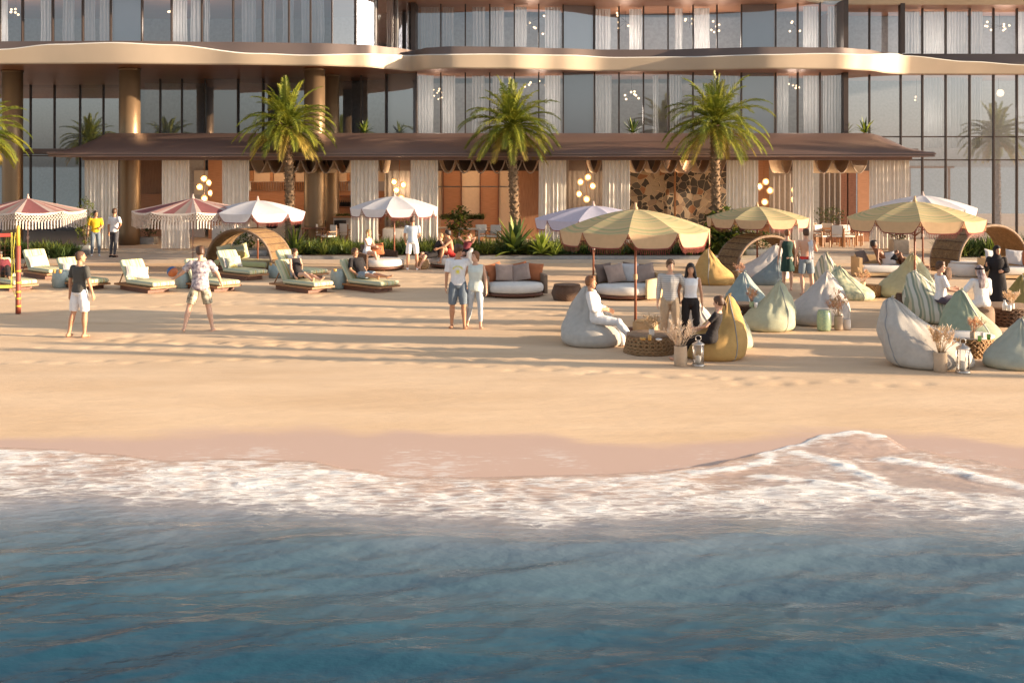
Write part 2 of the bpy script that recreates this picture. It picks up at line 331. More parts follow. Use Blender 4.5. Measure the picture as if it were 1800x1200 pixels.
def sandmat():
    m, nt = newmat('beach_sand'); L = nt.links.new; out = N(nt, 'ShaderNodeOutputMaterial'); b = N(nt, 'ShaderNodeBsdfPrincipled')
    tc = N(nt, 'ShaderNodeTexCoord'); mp = N(nt, 'ShaderNodeMapping'); mp.inputs['Scale'].default_value = (.25, 1, 1); L(tc.outputs['Object'], mp.inputs[0])
    n1 = N(nt, 'ShaderNodeTexNoise'); n1.inputs['Scale'].default_value = 1.1; n1.inputs['Detail'].default_value = 7; n1.inputs['Roughness'].default_value = .6; L(mp.outputs[0], n1.inputs['Vector'])
    n3 = N(nt, 'ShaderNodeTexNoise'); n3.inputs['Scale'].default_value = 90; n3.inputs['Detail'].default_value = 3; L(tc.outputs['Object'], n3.inputs['Vector'])
    mx = N(nt, 'ShaderNodeMix'); mx.data_type = 'RGBA'; mx.inputs[6].default_value = (.64,.445,.275,1); mx.inputs[7].default_value = (.76,.555,.365,1)
    mr = N(nt, 'ShaderNodeMapRange'); mr.inputs[1].default_value = .3; mr.inputs[2].default_value = .7
    ad = N(nt, 'ShaderNodeMath'); ad.operation = 'MULTIPLY_ADD'; ad.inputs[1].default_value = .22; L(n3.outputs[0], ad.inputs[0]); L(n1.outputs[0], ad.inputs[2]); sb = N(nt, 'ShaderNodeMath'); sb.operation = 'SUBTRACT'; sb.inputs[1].default_value = .11; L(ad.outputs[0], sb.inputs[0])
    L(sb.outputs[0], mr.inputs[0]); L(mr.outputs[0], mx.inputs[0])
    at_ = N(nt, 'ShaderNodeAttribute'); at_.attribute_name = 'wet'
    a2 = N(nt, 'ShaderNodeMath'); a2.operation = 'MULTIPLY_ADD'; a2.inputs[1].default_value = .9; sn = N(nt, 'ShaderNodeMath'); sn.operation = 'SUBTRACT'; sn.inputs[1].default_value = .5; L(n1.outputs[0], sn.inputs[0]); L(sn.outputs[0], a2.inputs[0]); L(at_.outputs['Fac'], a2.inputs[2])
    wr = N(nt, 'ShaderNodeMapRange'); wr.interpolation_type = 'SMOOTHSTEP'; wr.inputs[1].default_value = .36; wr.inputs[2].default_value = .66; L(a2.outputs[0], wr.inputs[0])
    m2 = N(nt, 'ShaderNodeMix'); m2.data_type = 'RGBA'; L(wr.outputs[0], m2.inputs[0]); L(mx.outputs[2], m2.inputs[6]); m2.inputs[7].default_value = (.60,.42,.335,1)
    # froth left behind on the wet sand
    fm = N(nt, 'ShaderNodeMapping'); fm.inputs['Scale'].default_value = (1.5,6,1); fm.inputs['Rotation'].default_value = (0,0,-.15); L(tc.outputs['Object'], fm.inputs[0])
    f1 = N(nt, 'ShaderNodeTexNoise'); f1.inputs['Scale'].default_value = 4; f1.inputs['Detail'].default_value = 6; f1.inputs['Distortion'].default_value = .6; L(fm.outputs[0], f1.inputs['Vector'])
    f2 = N(nt, 'ShaderNodeTexNoise'); f2.inputs['Scale'].default_value = .9; f2.inputs['Detail'].default_value = 2; L(tc.outputs['Object'], f2.inputs['Vector'])
    fa = N(nt, 'ShaderNodeMath'); fa.operation = 'ADD'; L(f1.outputs[0], fa.inputs[0]); L(f2.outputs[0], fa.inputs[1])
    ff = N(nt, 'ShaderNodeMapRange'); ff.inputs[1].default_value = 1.12; ff.inputs[2].default_value = 1.26; ff.inputs[4].default_value = .55; L(fa.outputs[0], ff.inputs[0])
    w9 = N(nt, 'ShaderNodeMapRange'); w9.inputs[1].default_value = .72; w9.inputs[2].default_value = .98; L(at_.outputs['Fac'], w9.inputs[0])
    fx = N(nt, 'ShaderNodeMath'); fx.operation = 'MULTIPLY'; L(ff.outputs[0], fx.inputs[0]); L(w9.outputs[0], fx.inputs[1])
    m5 = N(nt, 'ShaderNodeMix'); m5.data_type = 'RGBA'; L(fx.outputs[0], m5.inputs[0]); L(m2.outputs[2], m5.inputs[6]); m5.inputs[7].default_value = (.80,.76,.72,1)
    L(m5.outputs[2], b.inputs['Base Color'])
    rr = N(nt, 'ShaderNodeMapRange'); rr.inputs[3].default_value = .95; rr.inputs[4].default_value = .28; L(wr.outputs[0], rr.inputs[0]); L(rr.outputs[0], b.inputs['Roughness'])
    # wind ripples and grain
    n2 = N(nt, 'ShaderNodeTexNoise'); n2.inputs['Scale'].default_value = 5; n2.inputs['Detail'].default_value = 8; n2.inputs['Roughness'].default_value = .62; L(mp.outputs[0], n2.inputs['Vector'])
    a3 = N(nt, 'ShaderNodeMath'); a3.operation = 'MULTIPLY_ADD'; a3.inputs[1].default_value = .10; L(n3.outputs[0], a3.inputs[0]); L(n2.outputs[0], a3.inputs[2])
    bs = N(nt, 'ShaderNodeMapRange'); bs.inputs[3].default_value = .38; bs.inputs[4].default_value = .05; L(wr.outputs[0], bs.inputs[0])
    bp = N(nt, 'ShaderNodeBump'); bp.inputs['Distance'].default_value = .05; L(bs.outputs[0], bp.inputs['Strength']); L(a3.outputs[0], bp.inputs['Height']); L(bp.outputs[0], b.inputs['Normal'])
    L(b.outputs[0], out.inputs[0]); return m
FOOT = []
rf = random.Random(3)
for k in range(26):   # trails of footprints
    x = rf.uniform(-16, 16); y = rf.uniform(19, 38); a = rf.uniform(-.5, .5)+(PI if rf.random() < .5 else 0)
    for i in range(26):
        s = 1 if i % 2 else -1
        FOOT.append((x-.11*s*math.sin(a), y+.11*s*math.cos(a))); x += .62*math.cos(a); y += .62*math.sin(a); a += rf.uniform(-.08, .08)
FG = {}
for fx, fy in FOOT: FG.setdefault((int(fx//1), int(fy//1)), []).append((fx, fy))
def sand_z(x, y):
    z = gz(y); px = pxof(x, y)
    if 10 < y < 42 and abs(x) < 40:
        k = min(1, max(0, (y-17)/5))
        z += k*(.030*noise.noise(Vector((x*.22, y*.5, 0)))+.012*noise.noise(Vector((x*.9, y*1.8, 3))))*min(1, max(0, (41.5-y)/3))
        if y > 18:
            for i in (-1, 0, 1):
                for j in (-1, 0, 1):
                    for fx, fy in FG.get((int(x//1)+i, int(y//1)+j), ()):
                        d = ((x-fx)/.16)**2+((y-fy)/.12)**2
                        if d < 5: z += -.027*math.exp(-d)+.008*math.exp(-(d-1.8)**2)
    d = look(DT, px)
    return z, {'wet': min(1, max(0, .5+(d-y)*.6))}
xs = [-500,-200,-90,-50,-35]+frange(-28, 28, 520)+[35,50,90,200,500]
ys = [6, 10]+frange(11, 19, 70)+frange(19.08, 40.5, 240)+[41,42,44,60,120,300,900]
sheet('beach_sand', xs, ys, sand_z, sandmat(), ['wet'])
# ---- sea
rw = np.random.RandomState(5); WV = []
for i in range(46):
    lam = .35*(1.085**i)*.9; th = -PI/2+rw.normal(0, .30) if i > 10 else -PI/2+rw.normal(0, .5)
    th += .12
    WV.append((2*PI/lam*math.cos(th), 2*PI/lam*math.sin(th), rw.rand()*2*PI, .0028*lam**1.15*(.7+.6*rw.rand())*(.6 if lam < .7 else 1.25 if lam < 2.4 else 1) if lam < 7 else .002*lam**.9))
WV = np.array(WV)
def wave(x, y):
    ph = WV[:,0]*x+WV[:,1]*y+WV[:,2]+.6*math.sin(x*.31+y*.22); s = np.sin(ph); return float(np.sum(WV[:,3]*(1.0-np.abs(s)*1.35+.25*s)))
CURL = [[(1225,824),(1300,816),(1345,806),(1356,795),(1340,785)],[(1356,784),(1400,777),(1460,765),(1510,761),(1543,767)],[(1400,790),(1470,808),(1530,832),(1560,852)],[(1330,832),(1420,838),(1500,850),(1570,870)],[(1560,800),(1640,812),(1720,832),(1800,850)]]
def segd(px, py, pl):
    best = 99
    for (ax, ay), (bx, by) in zip(pl, pl[1:]):
        t = max(0, min(1, ((px-ax)*(bx-ax)+(py-ay)*(by-ay)*9)/((bx-ax)**2+9*(by-ay)**2))); d = math.hypot((px-ax-t*(bx-ax))*.35, (py-ay-t*(by-ay))*1.2)
        best = min(best, d)
    return best+2.5*noise.noise(Vector((px*.03, py*.06, 2)))
def sea_z(x, y):
    px = pxof(x, y); dl = look(LT, px); dt = look(TT, px)
    a = min(1, max(0, (dt-y+.5)/2.6)); a = a*a*(3-2*a)
    base = -.30
    if y > dt-1.5:
        g = gz(y); base = max(-.30, g+.006+.03*min(1, max(0, (dl-y)/1.2)))
    w = wave(x, y)
    z = base+w*(.06+.94*a)
    # swell just seaward of the foam
    z += .07*math.exp(-((y-(dt-.9))/.55)**2)*(.6+.4*math.sin(x*.5+1))
    if y > dl: z -= min(.5, (y-dl)*.25)
    cov = 0
    if y < dl+.1 and y > dt-.7:
        u = (dl-y)/max(.3, dl-dt)      # 0 at lead, 1 at trailing edge
        cov = min(1, max(0, (dl-y+.05*noise.noise(Vector((x*3, y*3, 4))))/.16))*(.86 if u < .05 else .65-.10*math.sin(u*PI))
        if u > .8: cov *= max(0, 1-(u-.8)/.42)
        lobe = min(1, max(0, (px-1180)/120))
        if lobe > 0 and u < .62: cov = cov*(1-lobe*.40)+.03
        big = noise.noise(Vector((x*.5, y*.9, 9)))
        cov += (big*.34+.16*noise.noise(Vector((x*1.7, y*3.6, 5))))*(1 if u > .1 else .2)
        if px > 1180:
            py = HOR+F*3.85/y; dm = min(segd(px, py, c) for c in CURL)
            cov = max(cov, min(1, .92-dm/14)) if dm < 9 else cov-.05*lobe*(u < .6)
        # foam mounds
        z += .028*cov*min(1, u*6)*(noise.noise(Vector((x*2.2, y*4.5, 1)))+.5*noise.noise(Vector((x*5, y*9, 2))))+.02*cov*min(1, u*3)
    # scattered thin foam over the swash
    dep = min(1, max(0, (dt+.5-y)/5.6))
    sw = min(1, max(0, (dl-.25*(dl-dt)-y)/max(.3, dl-dt)))
    return z, {'foam': max(0, cov), 'depth': dep, 'sea': sw}
def seamat():
    m, nt = newmat('sea_water'); L = nt.links.new; out = N(nt, 'ShaderNodeOutputMaterial'); b = N(nt, 'ShaderNodeBsdfPrincipled'); b.inputs['Roughness'].default_value = .07; b.inputs['Specular IOR Level'].default_value = .32; b.inputs['IOR'].default_value = 1.33
    tc = N(nt, 'ShaderNodeTexCoord'); A = {}
    for k in ('foam', 'depth', 'sea'): n = N(nt, 'ShaderNodeAttribute'); n.attribute_name = k; A[k] = n.outputs['Fac']
    n0 = N(nt, 'ShaderNodeTexNoise'); n0.inputs['Scale'].default_value = .35; n0.inputs['Detail'].default_value = 3; L(tc.outputs['Object'], n0.inputs['Vector'])
    cr = N(nt, 'ShaderNodeValToRGB'); e = cr.color_ramp.elements; e[0].position = 0; e[0].color = (.31,.33,.36,1); e[1].position = 1; e[1].color = (.009,.056,.095,1)
    for p, c in ((.12,(.235,.28,.33,1)),(.35,(.115,.175,.215,1)),(.65,(.035,.10,.145,1))): k = e.new(p); k.color = c
    ad = N(nt, 'ShaderNodeMath'); ad.operation = 'MULTIPLY_ADD'; ad.inputs[1].default_value = .35; sb = N(nt, 'ShaderNodeMath'); sb.operation = 'SUBTRACT'; sb.inputs[1].default_value = .5; L(n0.outputs[0], sb.inputs[0]); L(sb.outputs[0], ad.inputs[0]); L(A['depth'], ad.inputs[2]); L(ad.outputs[0], cr.inputs[0])
    m1 = N(nt, 'ShaderNodeMix'); m1.data_type = 'RGBA'; m1.inputs[6].default_value = (.56,.41,.34,1); L(A['sea'], m1.inputs[0]); L(cr.outputs[0], m1.inputs[7]); L(m1.outputs[2], b.inputs['Base Color'])
    n2 = N(nt, 'ShaderNodeTexNoise'); n2.inputs['Scale'].default_value = 6.5; n2.inputs['Detail'].default_value = 7; mp = N(nt, 'ShaderNodeMapping'); mp.inputs['Scale'].default_value = (.55,1,1); mp.inputs['Rotation'].default_value = (0,0,.12); L(tc.outputs['Object'], mp.inputs[0]); L(mp.outputs[0], n2.inputs['Vector'])
    bp = N(nt, 'ShaderNodeBump'); bp.inputs['Strength'].default_value = .36; bp.inputs['Distance'].default_value = .05; L(n2.outputs[0], bp.inputs['Height']); L(bp.outputs[0], b.inputs['Normal'])
    # foam: two octaves of streaky froth
    mf = N(nt, 'ShaderNodeMapping'); mf.inputs['Scale'].default_value = (.55,1.9,1); mf.inputs['Rotation'].default_value = (0,0,-.22); L(tc.outputs['Object'], mf.inputs[0])
    f1 = N(nt, 'ShaderNodeTexNoise'); f1.inputs['Scale'].default_value = 3.0; f1.inputs['Detail'].default_value = 9; f1.inputs['Roughness'].default_value = .68; f1.inputs['Distortion'].default_value = .9; L(mf.outputs[0], f1.inputs['Vector'])
    v = N(nt, 'ShaderNodeTexVoronoi'); v.feature = 'DISTANCE_TO_EDGE'; v.inputs['Scale'].default_value = 4.5
    va = N(nt, 'ShaderNodeVectorMath'); va.operation = 'MULTIPLY_ADD'; va.inputs[1].default_value = (.5,.5,.5); L(f1.outputs['Color'], va.inputs[0]); L(mf.outputs[0], va.inputs[2]); L(va.outputs[0], v.inputs['Vector'])
    vr = N(nt, 'ShaderNodeMapRange'); vr.inputs[1].default_value = 0; vr.inputs[2].default_value = .22; vr.inputs[3].default_value = .30; vr.inputs[4].default_value = 0; L(v.outputs['Distance'], vr.inputs[0])
    s1 = N(nt, 'ShaderNodeMath'); s1.operation = 'ADD'; L(f1.outputs[0], s1.inputs[0]); L(vr.outputs[0], s1.inputs[1])
    s2 = N(nt, 'ShaderNodeMath'); s2.operation = 'ADD'; L(s1.outputs[0], s2.inputs[0]); L(A['foam'], s2.inputs[1])
    fr = N(nt, 'ShaderNodeMapRange'); fr.interpolation_type = 'SMOOTHSTEP'; fr.inputs[1].default_value = .95; fr.inputs[2].default_value = 1.48; L(s2.outputs[0], fr.inputs[0])
    gt = N(nt, 'ShaderNodeMath'); gt.operation = 'MULTIPLY'; g2 = N(nt, 'ShaderNodeMapRange'); g2.inputs[1].default_value = .02; g2.inputs[2].default_value = .2; L(A['foam'], g2.inputs[0]); L(fr.outputs[0], gt.inputs[0]); L(g2.outputs[0], gt.inputs[1])
    fd = N(nt, 'ShaderNodeBsdfPrincipled'); fd.inputs['Base Color'].default_value = (.88,.87,.86,1); fd.inputs['Roughness'].default_value = .8
    bf = N(nt, 'ShaderNodeBump'); bf.inputs['Strength'].default_value = .75; bf.inputs['Distance'].default_value = .06; L(s1.outputs[0], bf.inputs['Height']); L(bf.outputs[0], fd.inputs['Normal'])
    ms = N(nt, 'ShaderNodeMixShader'); L(gt.outputs[0], ms.inputs[0]); L(b.outputs[0], ms.inputs[1]); L(fd.outputs[0], ms.inputs[2]); L(ms.outputs[0], out.inputs[0]); return m
SEAM = seamat()
sheet('sea_water', frange(-15.5, 15.5, 860), frange(5.2, 16.9, 400), sea_z, SEAM, ['foam', 'depth', 'sea'])
# flat far sea behind the camera and to both sides (seen in the glass)
mb = MB(); mb.add([(-900,-1200,-.36),(900,-1200,-.36),(900,5.25,-.36),(-900,5.25,-.36)], [(0,1,2,3)])
mb.add([(-900,5.25,-.36),(-15.45,5.25,-.36),(-15.45,14,-.36),(-900,14,-.36)], [(0,1,2,3)]); mb.add([(15.45,5.25,-.36),(900,5.25,-.36),(900,14,-.36),(15.45,14,-.36)], [(0,1,2,3)])
FS = pbr('open_sea', (.02,.09,.11), .12, var=.2, scale=.3, bump=.5, bscale=1.5)
o = mb.build('open_sea', FS); tag(o, kind='structure')
# ================================================================ TERRACE
mb = MB()
mb.box(-60, 60, 45.0, 62, -.2, .25)
tag(mb.build('terrace_floor', W['deck']), kind='structure')
mb = MB(); mb.box(-60, 60, 41.45, 44.997, -.2, .10); mb.box(-60, 60, 41.2, 41.44, -.2, .02)
mb.box(-60, 60, 44.6, 44.995, .103, .175)
tag(mb.build('terrace_steps', [W['deck']]), kind='structure')
# planting bed
def bedobj():
    mb = MB(); x0 = X(500, 42.5); x1 = X(1296, 42.5)
    mb.box(x0, x1, 41.75, 41.87, .103, .22); mb.box(x0, x0+.14, 41.922, 44.5, .103, .30); mb.box(x1-.14, x1, 41.922, 44.5, .103, .30)
    r = thing('planting_bed', 'long grey-kerbed planting bed full of tufts between the beach and the restaurant', 'planter', ((x0+x1)/2, 42, .1))
    o = mb.build('kerb', W['greyplanter'], r, (-(x0+x1)/2, -42, -.1))
    mb = MB(); mb.box(x0+.142, x1-.142, 41.922, 44.5, .104, .24); mb.build('soil', W['soil'], r, (-(x0+x1)/2, -42, -.1))
bedobj()
# ================================================================ HOTEL
hotel = thing('hotel_building', 'wide curved bronze and glass beach hotel with wavy pale floor bands', 'building', (0, 50, 0))
def hp(name, mb, mat, parent=None):
    o = mb.build(name, mat, parent or hotel)
    if parent is None: o.location = (0, -50, 0)
    return o
YB = [(-600,113),(0,113),(200,112.5),(400,114),(550,115.5),(640,118),(690,122),(725,126),(752,122),(790,120.3),(900,121),(980,123),(1060,125),(1175,125),(1260,123),(1350,121.2),(1480,122),(1530,124.5),(1565,129.5),(1590,131),(2600,131.5)]
YW = [(-600,92),(-100,93),(0,89),(100,80),(200,77),(300,81),(450,96),(540,99),(640,97),(720,99.5),(760,98),(860,97),(1000,99),(1080,103),(1200,102),(1350,98),(1450,96),(1520,98),(1570,96),(1590,100),(1700,110),(1800,116),(2000,120),(2600,110)]
ZS = 7.55
def De(px): return F*(ZS-EYE)/(HOR-interp(px, YB))
L2 = [(-600,57),(215,57),(235,53),(418,53),(590,51.6),(732,49.4),(1483,49.4),(1487,50.6),(2600,50.6)]
L3 = [(-600,46.7),(590,46.7),(640,47.4),(680,48.3),(722,49.6),(728,50.2),(960,50.2),(1090,51),(1230,50.6),(1350,50.1),(1483,50),(1487,51.6),(2600,51.6)]
def lin(x, pts):
    for (a, b), (c, d) in zip(pts, pts[1:]):
        if x <= c: return b+(d-b)*(x-a)/(c-a) if x > a else b
    return pts[-1][1]
def slab(dz, k=0, amp=1.0):
    pxs = list(range(-500, 2400, 12)); rb = []; rw_ = []; rt = []; rs = []; rg = []
    A = []; B = []; C = []; D_ = []; E = []; G = []; H = []
    for p in pxs:
        p2 = p+k; d = De(p2); x = X(p, d); zw = EYE+(HOR-interp(p2, YW))*d/F
        zb = ZS+dz; zw = zw+dz; zt = 8.52+dz
        g = max(lin(p, L2), lin(p, L3))+.6
        A.append((X(p, d), g+2, zb)); B.append((x, d+.03, zb)); C.append((x, d-.02, zb+.05))
        D_.append((x, d-.20, zw)); E.append((x, d-.14, zw+.045)); G.append((x, d+.50, zw+.05)); H.append((x, d+.60, zt)); 
    n = len(pxs)
    def strip(P, Q, mb, sm=True):
        mb.add(P+Q, [(i, i+1, n+i+1, n+i) for i in range(n-1)], 0, sm)
    s = MB(); strip(A, B, s); hp('soffit', s, W['soffit'])
    s = MB(); strip(B, C, s); strip(C, D_, s); hp('floor_band', s, W['beige'])
    s = MB(); strip(D_, E, s); strip(E, G, s); hp('white_edge', s, W['white_trim'])
    T = [(x, y+.35, z) for x, y, z in H]; T2 = [(a[0], a[1], 8.50+dz) for a in A]
    s = MB(); strip(G, H, s); strip(H, T, s); hp('parapet_band', s, W['darkbrown'])
    s = MB(); strip(T, T2, s); hp('upper_floor', s, W['room'])
slab(0); slab(3.08, 130)
# glazing
def bays(ms, line, z0, z1, flags, cat='window', transoms=(), mat='glass'):
    for a, b in zip(ms, ms[1:]):
        da = lin(a+.5, line); db = lin(b-.5, line)
        x0 = X(a, da); x1 = X(b, db)
        s = MB(); s.add([(x0, da, z0), (x1, db, z0), (x1, db, z1), (x0, da, z1)], [(0,1,2,3)])
        w = hp('window', s, W[mat])
        f = MB(); f.box(x0-.027, x0+.027, da-.10, da+.06, z0, z1)
        for tz in transoms: f.box(x0+.036, x1-.036, da-.05, da-.004, tz-.03, tz+.03)
        f.build('mullion', W['mullion'], w)
        if (a, b) in flags:
            p = MB(); p.add([(x0+.04, da+.12, z0), (x1-.04, db+.12, z0), (x1-.04, db+.12, z1), (x0+.04, da+.12, z1)], [(0,1,2,3)]); p.build('blind', W['opaque'], w)
M2L = [-120,-75,-32,10,54,96,141,182,215]; M2 = [235,282,320,361,418,462,505,548,590,635,678,732,775,818,861,904,947,990,1045,1088,1131,1174,1218,1260,1303,1363,1402,1441,1481]
M2R = [1489,1528,1583,1621,1662,1704,1746,1787,1830,1875,1920,1965]
bays(M2L, L2, .25, 7.6, (), transoms=(2.95, 3.25) and (4.0,), mat='glass2')
bays(M2, L2, 4.3, 7.6, ((361,418),(678,732),(990,1045),(1303,1363)))
bays(M2R, L2, .25, 7.6, (), transoms=(3.77, 4.80), mat='glass2')
M3 = [-80,-40,0,40,93,146,195,250,302,355,410,462,508,546,584,626,663,694,724]
M3b = [732,775,818,861,904,947,990,1045,1088,1131,1174,1218,1260,1303,1363,1402,1441,1481]; M3R = [1489,1528,1583,1621,1662,1704,1746,1787,1830,1875,1920]
bays(M3, L3, 8.4, 11.4, ((195,250),)); bays(M3b, L3, 8.4, 10.75, ((990,1045),(1303,1363))); bays(M3R, L3, 8.4, 10.75, ())
# corner posts at the step in the facade
for q_ in ((X(1481,49.4), X(1489,49.4), 49.2, 50.7, 4.3, 10.7), (X(1583,50.6)-.1, X(1583,50.6)+.1, 50.3, 50.62, 8.5, 10.7), (X(724,50), X(732,50), 49.6, 51, 8.4, 10.7)):
    s = MB(); s.box(*q_); hp('corner_post', s, W['mullion'])
# rooms
s = MB(); s.box(-45, 45, 61.0, 61.2, 0, 25); hp('back_wall', s, W['room'])
s = MB(); s.box(X(240,54), X(1483,54), 55.2, 55.3, 4.3, 7.5); s.box(-45, 45, 55.2, 55.3, 8.5, 10.7); hp('room_wall', s, W['room'])
s = MB()
for p in (735, 1046, 1364, 1486):
    s = MB(); s.box(X(p, 51)-.08, X(p, 51)+.08, 51.2, 55.1, 4.3, 10.7); hp('party_wall', s, W['roomwarm'])
s = MB(); s.box(X(235,50)-6, X(1600,50), 49.0, 61, 4.05, 4.25); hp('first_floor_slab', s, W['darkbrown'])
# upper floors beyond the frame (mirrored in the water)
s = MB(); s.box(-46, 46, 47, 61, 12.0, 12.3); hp('roof', s, W['darkbrown'])
# big round columns
for p in (228, 553, -10): pass
def column(p, d, r=.43, z0=.25, z1=7.54):
    s = MB(); s.lathe([(r, z0), (r, z0+.5), (r, 3), (r, 5), (r, z1-.08), (r+.03, z1-.08), (r+.03, z1)], 40, cx=X(p, d), cy=d); hp('column', s, W['column'])
column(228, 47.2); column(553, 47.2); column(582, 50.4, .36); column(22, 48.2, .42)
# ================================================================ PAVILION
pav = thing('restaurant_pavilion', 'low beachfront restaurant with long bronze hipped canopy and stone and terracotta inside walls', 'restaurant', (0, 46, 0))
def pp(name, mb, mat, parent=None):
    o = mb.build(name, mat, parent or pav)
    if parent is None: o.location = (0, -46, 0)
    return o
s = MB(); rings = []
def canopy_ring(px, k):
    # k = 0 at the tip .. 1 full height
    zr = 4.04+.80*k; x = X(px, 44); y1 = 44+2.0
    xr = x
    return [(x, 44.0, 4.02), (x, 44.04, 4.06), (xr, 44+(y1-44)*.35, 4.06+(zr-4.06)*.42), (xr, y1-.12, zr-.02), (xr, y1+.12, zr), (xr, 49.1, zr+.01), (xr, 49.1, 4.02)]
for px, k in ((82,0.0),(86,.05),(100,.25),(118,.46),(138,.74),(150,.93),(157,1),(600,1),(1100,1),(1548,1),(1560,.99),(1575,.88),(1600,.58),(1622,.30),(1636,.12),(1643,.02)): rings.append(canopy_ring(px, k))
s.loft(rings, 0, True, True); o = pp('canopy_roof', s, W['canopy'])
m_ = o.modifiers.new('es', 'EDGE_SPLIT'); m_.split_angle = R(35)
s = MB(); s.box(X(84,44), X(1645,44), 43.97, 44.3, 3.955, 4.018, 0); s.box(X(84,44), X(1643,44), 44.02, 44.4, 3.93, 3.953, 1); s.box(X(86,44), X(1643,44), 43.96, 44.3, 3.87, 3.928, 0)
pp('fascia', s, [W['canopy'], W['darkbrown']])
s = MB(); s.box(X(92,44), X(1636,44), 44.32, 53, 3.86, 3.868); pp('ceiling', s, W['soffit'])
s = MB(); s.box(X(150,45), X(1598,45), 44.66, 44.76, 3.74, 3.858); pp('curtain_rail', s, W['canopy'])
def stonemat():
    m, nt = newmat('crazy_paving_stone'); L = nt.links.new; out = N(nt, 'ShaderNodeOutputMaterial'); b = N(nt, 'ShaderNodeBsdfPrincipled'); b.inputs['Roughness'].default_value = .8
    tc = N(nt, 'ShaderNodeTexCoord'); nz = N(nt, 'ShaderNodeTexNoise'); nz.inputs['Scale'].default_value = 1.2; L(tc.outputs['Object'], nz.inputs['Vector'])
    va = N(nt, 'ShaderNodeVectorMath'); va.operation = 'MULTIPLY_ADD'; va.inputs[1].default_value = (.5,0,.5); L(nz.outputs['Color'], va.inputs[0]); L(tc.outputs['Object'], va.inputs[2])
    v1 = N(nt, 'ShaderNodeTexVoronoi'); v1.inputs['Scale'].default_value = 3.6; v2 = N(nt, 'ShaderNodeTexVoronoi'); v2.feature = 'DISTANCE_TO_EDGE'; v2.inputs['Scale'].default_value = 3.6
    L(va.outputs[0], v1.inputs['Vector']); L(va.outputs[0], v2.inputs['Vector'])
    sp = N(nt, 'ShaderNodeSeparateColor'); L(v1.outputs['Color'], sp.inputs[0])
    cr = N(nt, 'ShaderNodeValToRGB'); cr.color_ramp.interpolation = 'CONSTANT'; e = cr.color_ramp.elements; e[0].color = (.05,.042,.035,1); e[1].position = .42; e[1].color = (.26,.19,.135,1)
    for p, c in ((.55,(.36,.28,.20,1)),(.74,(.26,.125,.06,1)),(.78,(.10,.085,.07,1)),(.88,(.38,.29,.2,1))): k = e.new(p); k.color = c
    L(sp.outputs[0], cr.inputs[0])
    mr = N(nt, 'ShaderNodeMapRange'); mr.inputs[1].default_value = .02; mr.inputs[2].default_value = .035; L(v2.outputs['Distance'], mr.inputs[0])
    mx = N(nt, 'ShaderNodeMix'); mx.data_type = 'RGBA'; mx.inputs[6].default_value = (.56,.44,.30,1); L(mr.outputs[0], mx.inputs[0]); L(cr.outputs[0], mx.inputs[7]); L(mx.outputs[2], b.inputs['Base Color'])
    bp = N(nt, 'ShaderNodeBump'); bp.inputs['Distance'].default_value = .03; L(mr.outputs[0], bp.inputs['Height']); L(bp.outputs[0], b.inputs['Normal']); L(b.outputs[0], out.inputs[0]); return m
W['stone'] = stonemat()
def wall(p0, p1, d, z0, z1, mat, name='wall_panel', th=.08):
    s = MB(); s.box(X(p0, d), X(p1, d), d, d+th, z0, z1); return pp(name, s, W[mat])
zt, zb = 3.858, .252
wall(150, 300, 53, zb, zt, 'brownwall'); wall(246, 285, 52.6, zb, 2.2, 'terra'); wall(300, 360, 52, zb, zt, 'room'); wall(366, 395, 51, zb, zt, 'terra'); wall(341, 365, 51.5, 2.2, 3.3, 'counter')
# bar back wall
wall(395, 680, 52.5, zb, 2.35, 'terra'); wall(395, 680, 52.5, 2.352, 2.78, 'opaque'); wall(395, 680, 52.5, 2.782, zt, 'cream')
s = MB()
for p in (442, 477, 512, 548, 588, 612): s.box(X(p, 52.3)-.07, X(p, 52.3)+.07, 52.3, 52.48, 2.8, 3.6)
for k in range(60): s.box(X(440,52.3)+k*.075, X(440,52.3)+k*.075+.03, 52.36, 52.48, 2.36, 2.77)
pp('bar_back_posts', s, W['teak'])
s = MB(); s.box(X(590,51), X(622,51), 51.4, 52.4, 1.6, 1.66); s.box(X(590,51), X(622,51), 51.4, 52.4, 2.1, 2.16); pp('shelf', s, W['teakdark'])
wall(676, 722, 48.6, zb, zt, 'darkslat')
def slats(p0, p1, d, mat, step=.09, amp=.03):
    s = MB(); x0 = X(p0, d); x1 = X(p1, d); n = int((x1-x0)/step)*6
    s.grid(lambda u, v: (x0+(x1-x0)*u, d+amp*math.sin(u*(n/6)*2*PI), zb+(zt-zb)*v), n, 1); return s
pp('dark_hanging_panel', slats(676, 722, 48.5, 'greycurtain', .2), W['greycurtain'])
# terracotta and cream panels
e_ = [735,779,811,844,876,904]
for i, (a, b) in enumerate(zip(e_, e_[1:])):
    for z0, z1 in ((zb, 2.55), (2.60, 3.62)):
        wall(a+1, b-1, 51, z0, z1, 'terra' if i % 2 else 'cream')
s = MB()
for p in e_: s.box(X(p, 50.9)-.025, X(p, 50.9)+.025, 50.9, 51.1, zb, 3.7)
pp('panel_frame', s, W['teakdark'])
wall(735, 905, 51.2, 3.63, zt, 'teakdark'); wall(905, 950, 50.8, zb, zt, 'brownwall')
pp('dark_hanging_panel', slats(985, 1062, 49, 'greycurtain', .2), W['greycurtain']); wall(940, 1100, 52, zb, zt, 'brownwall')
wall(1085, 1300, 50.5, zb, zt, 'stone', 'stone_wall', .2)
s = MB(); s.box(X(1187,50.2)-.03, X(1187,50.2)+.03, 50.2, 50.45, zb, zt); pp('panel_frame', s, W['teak'])
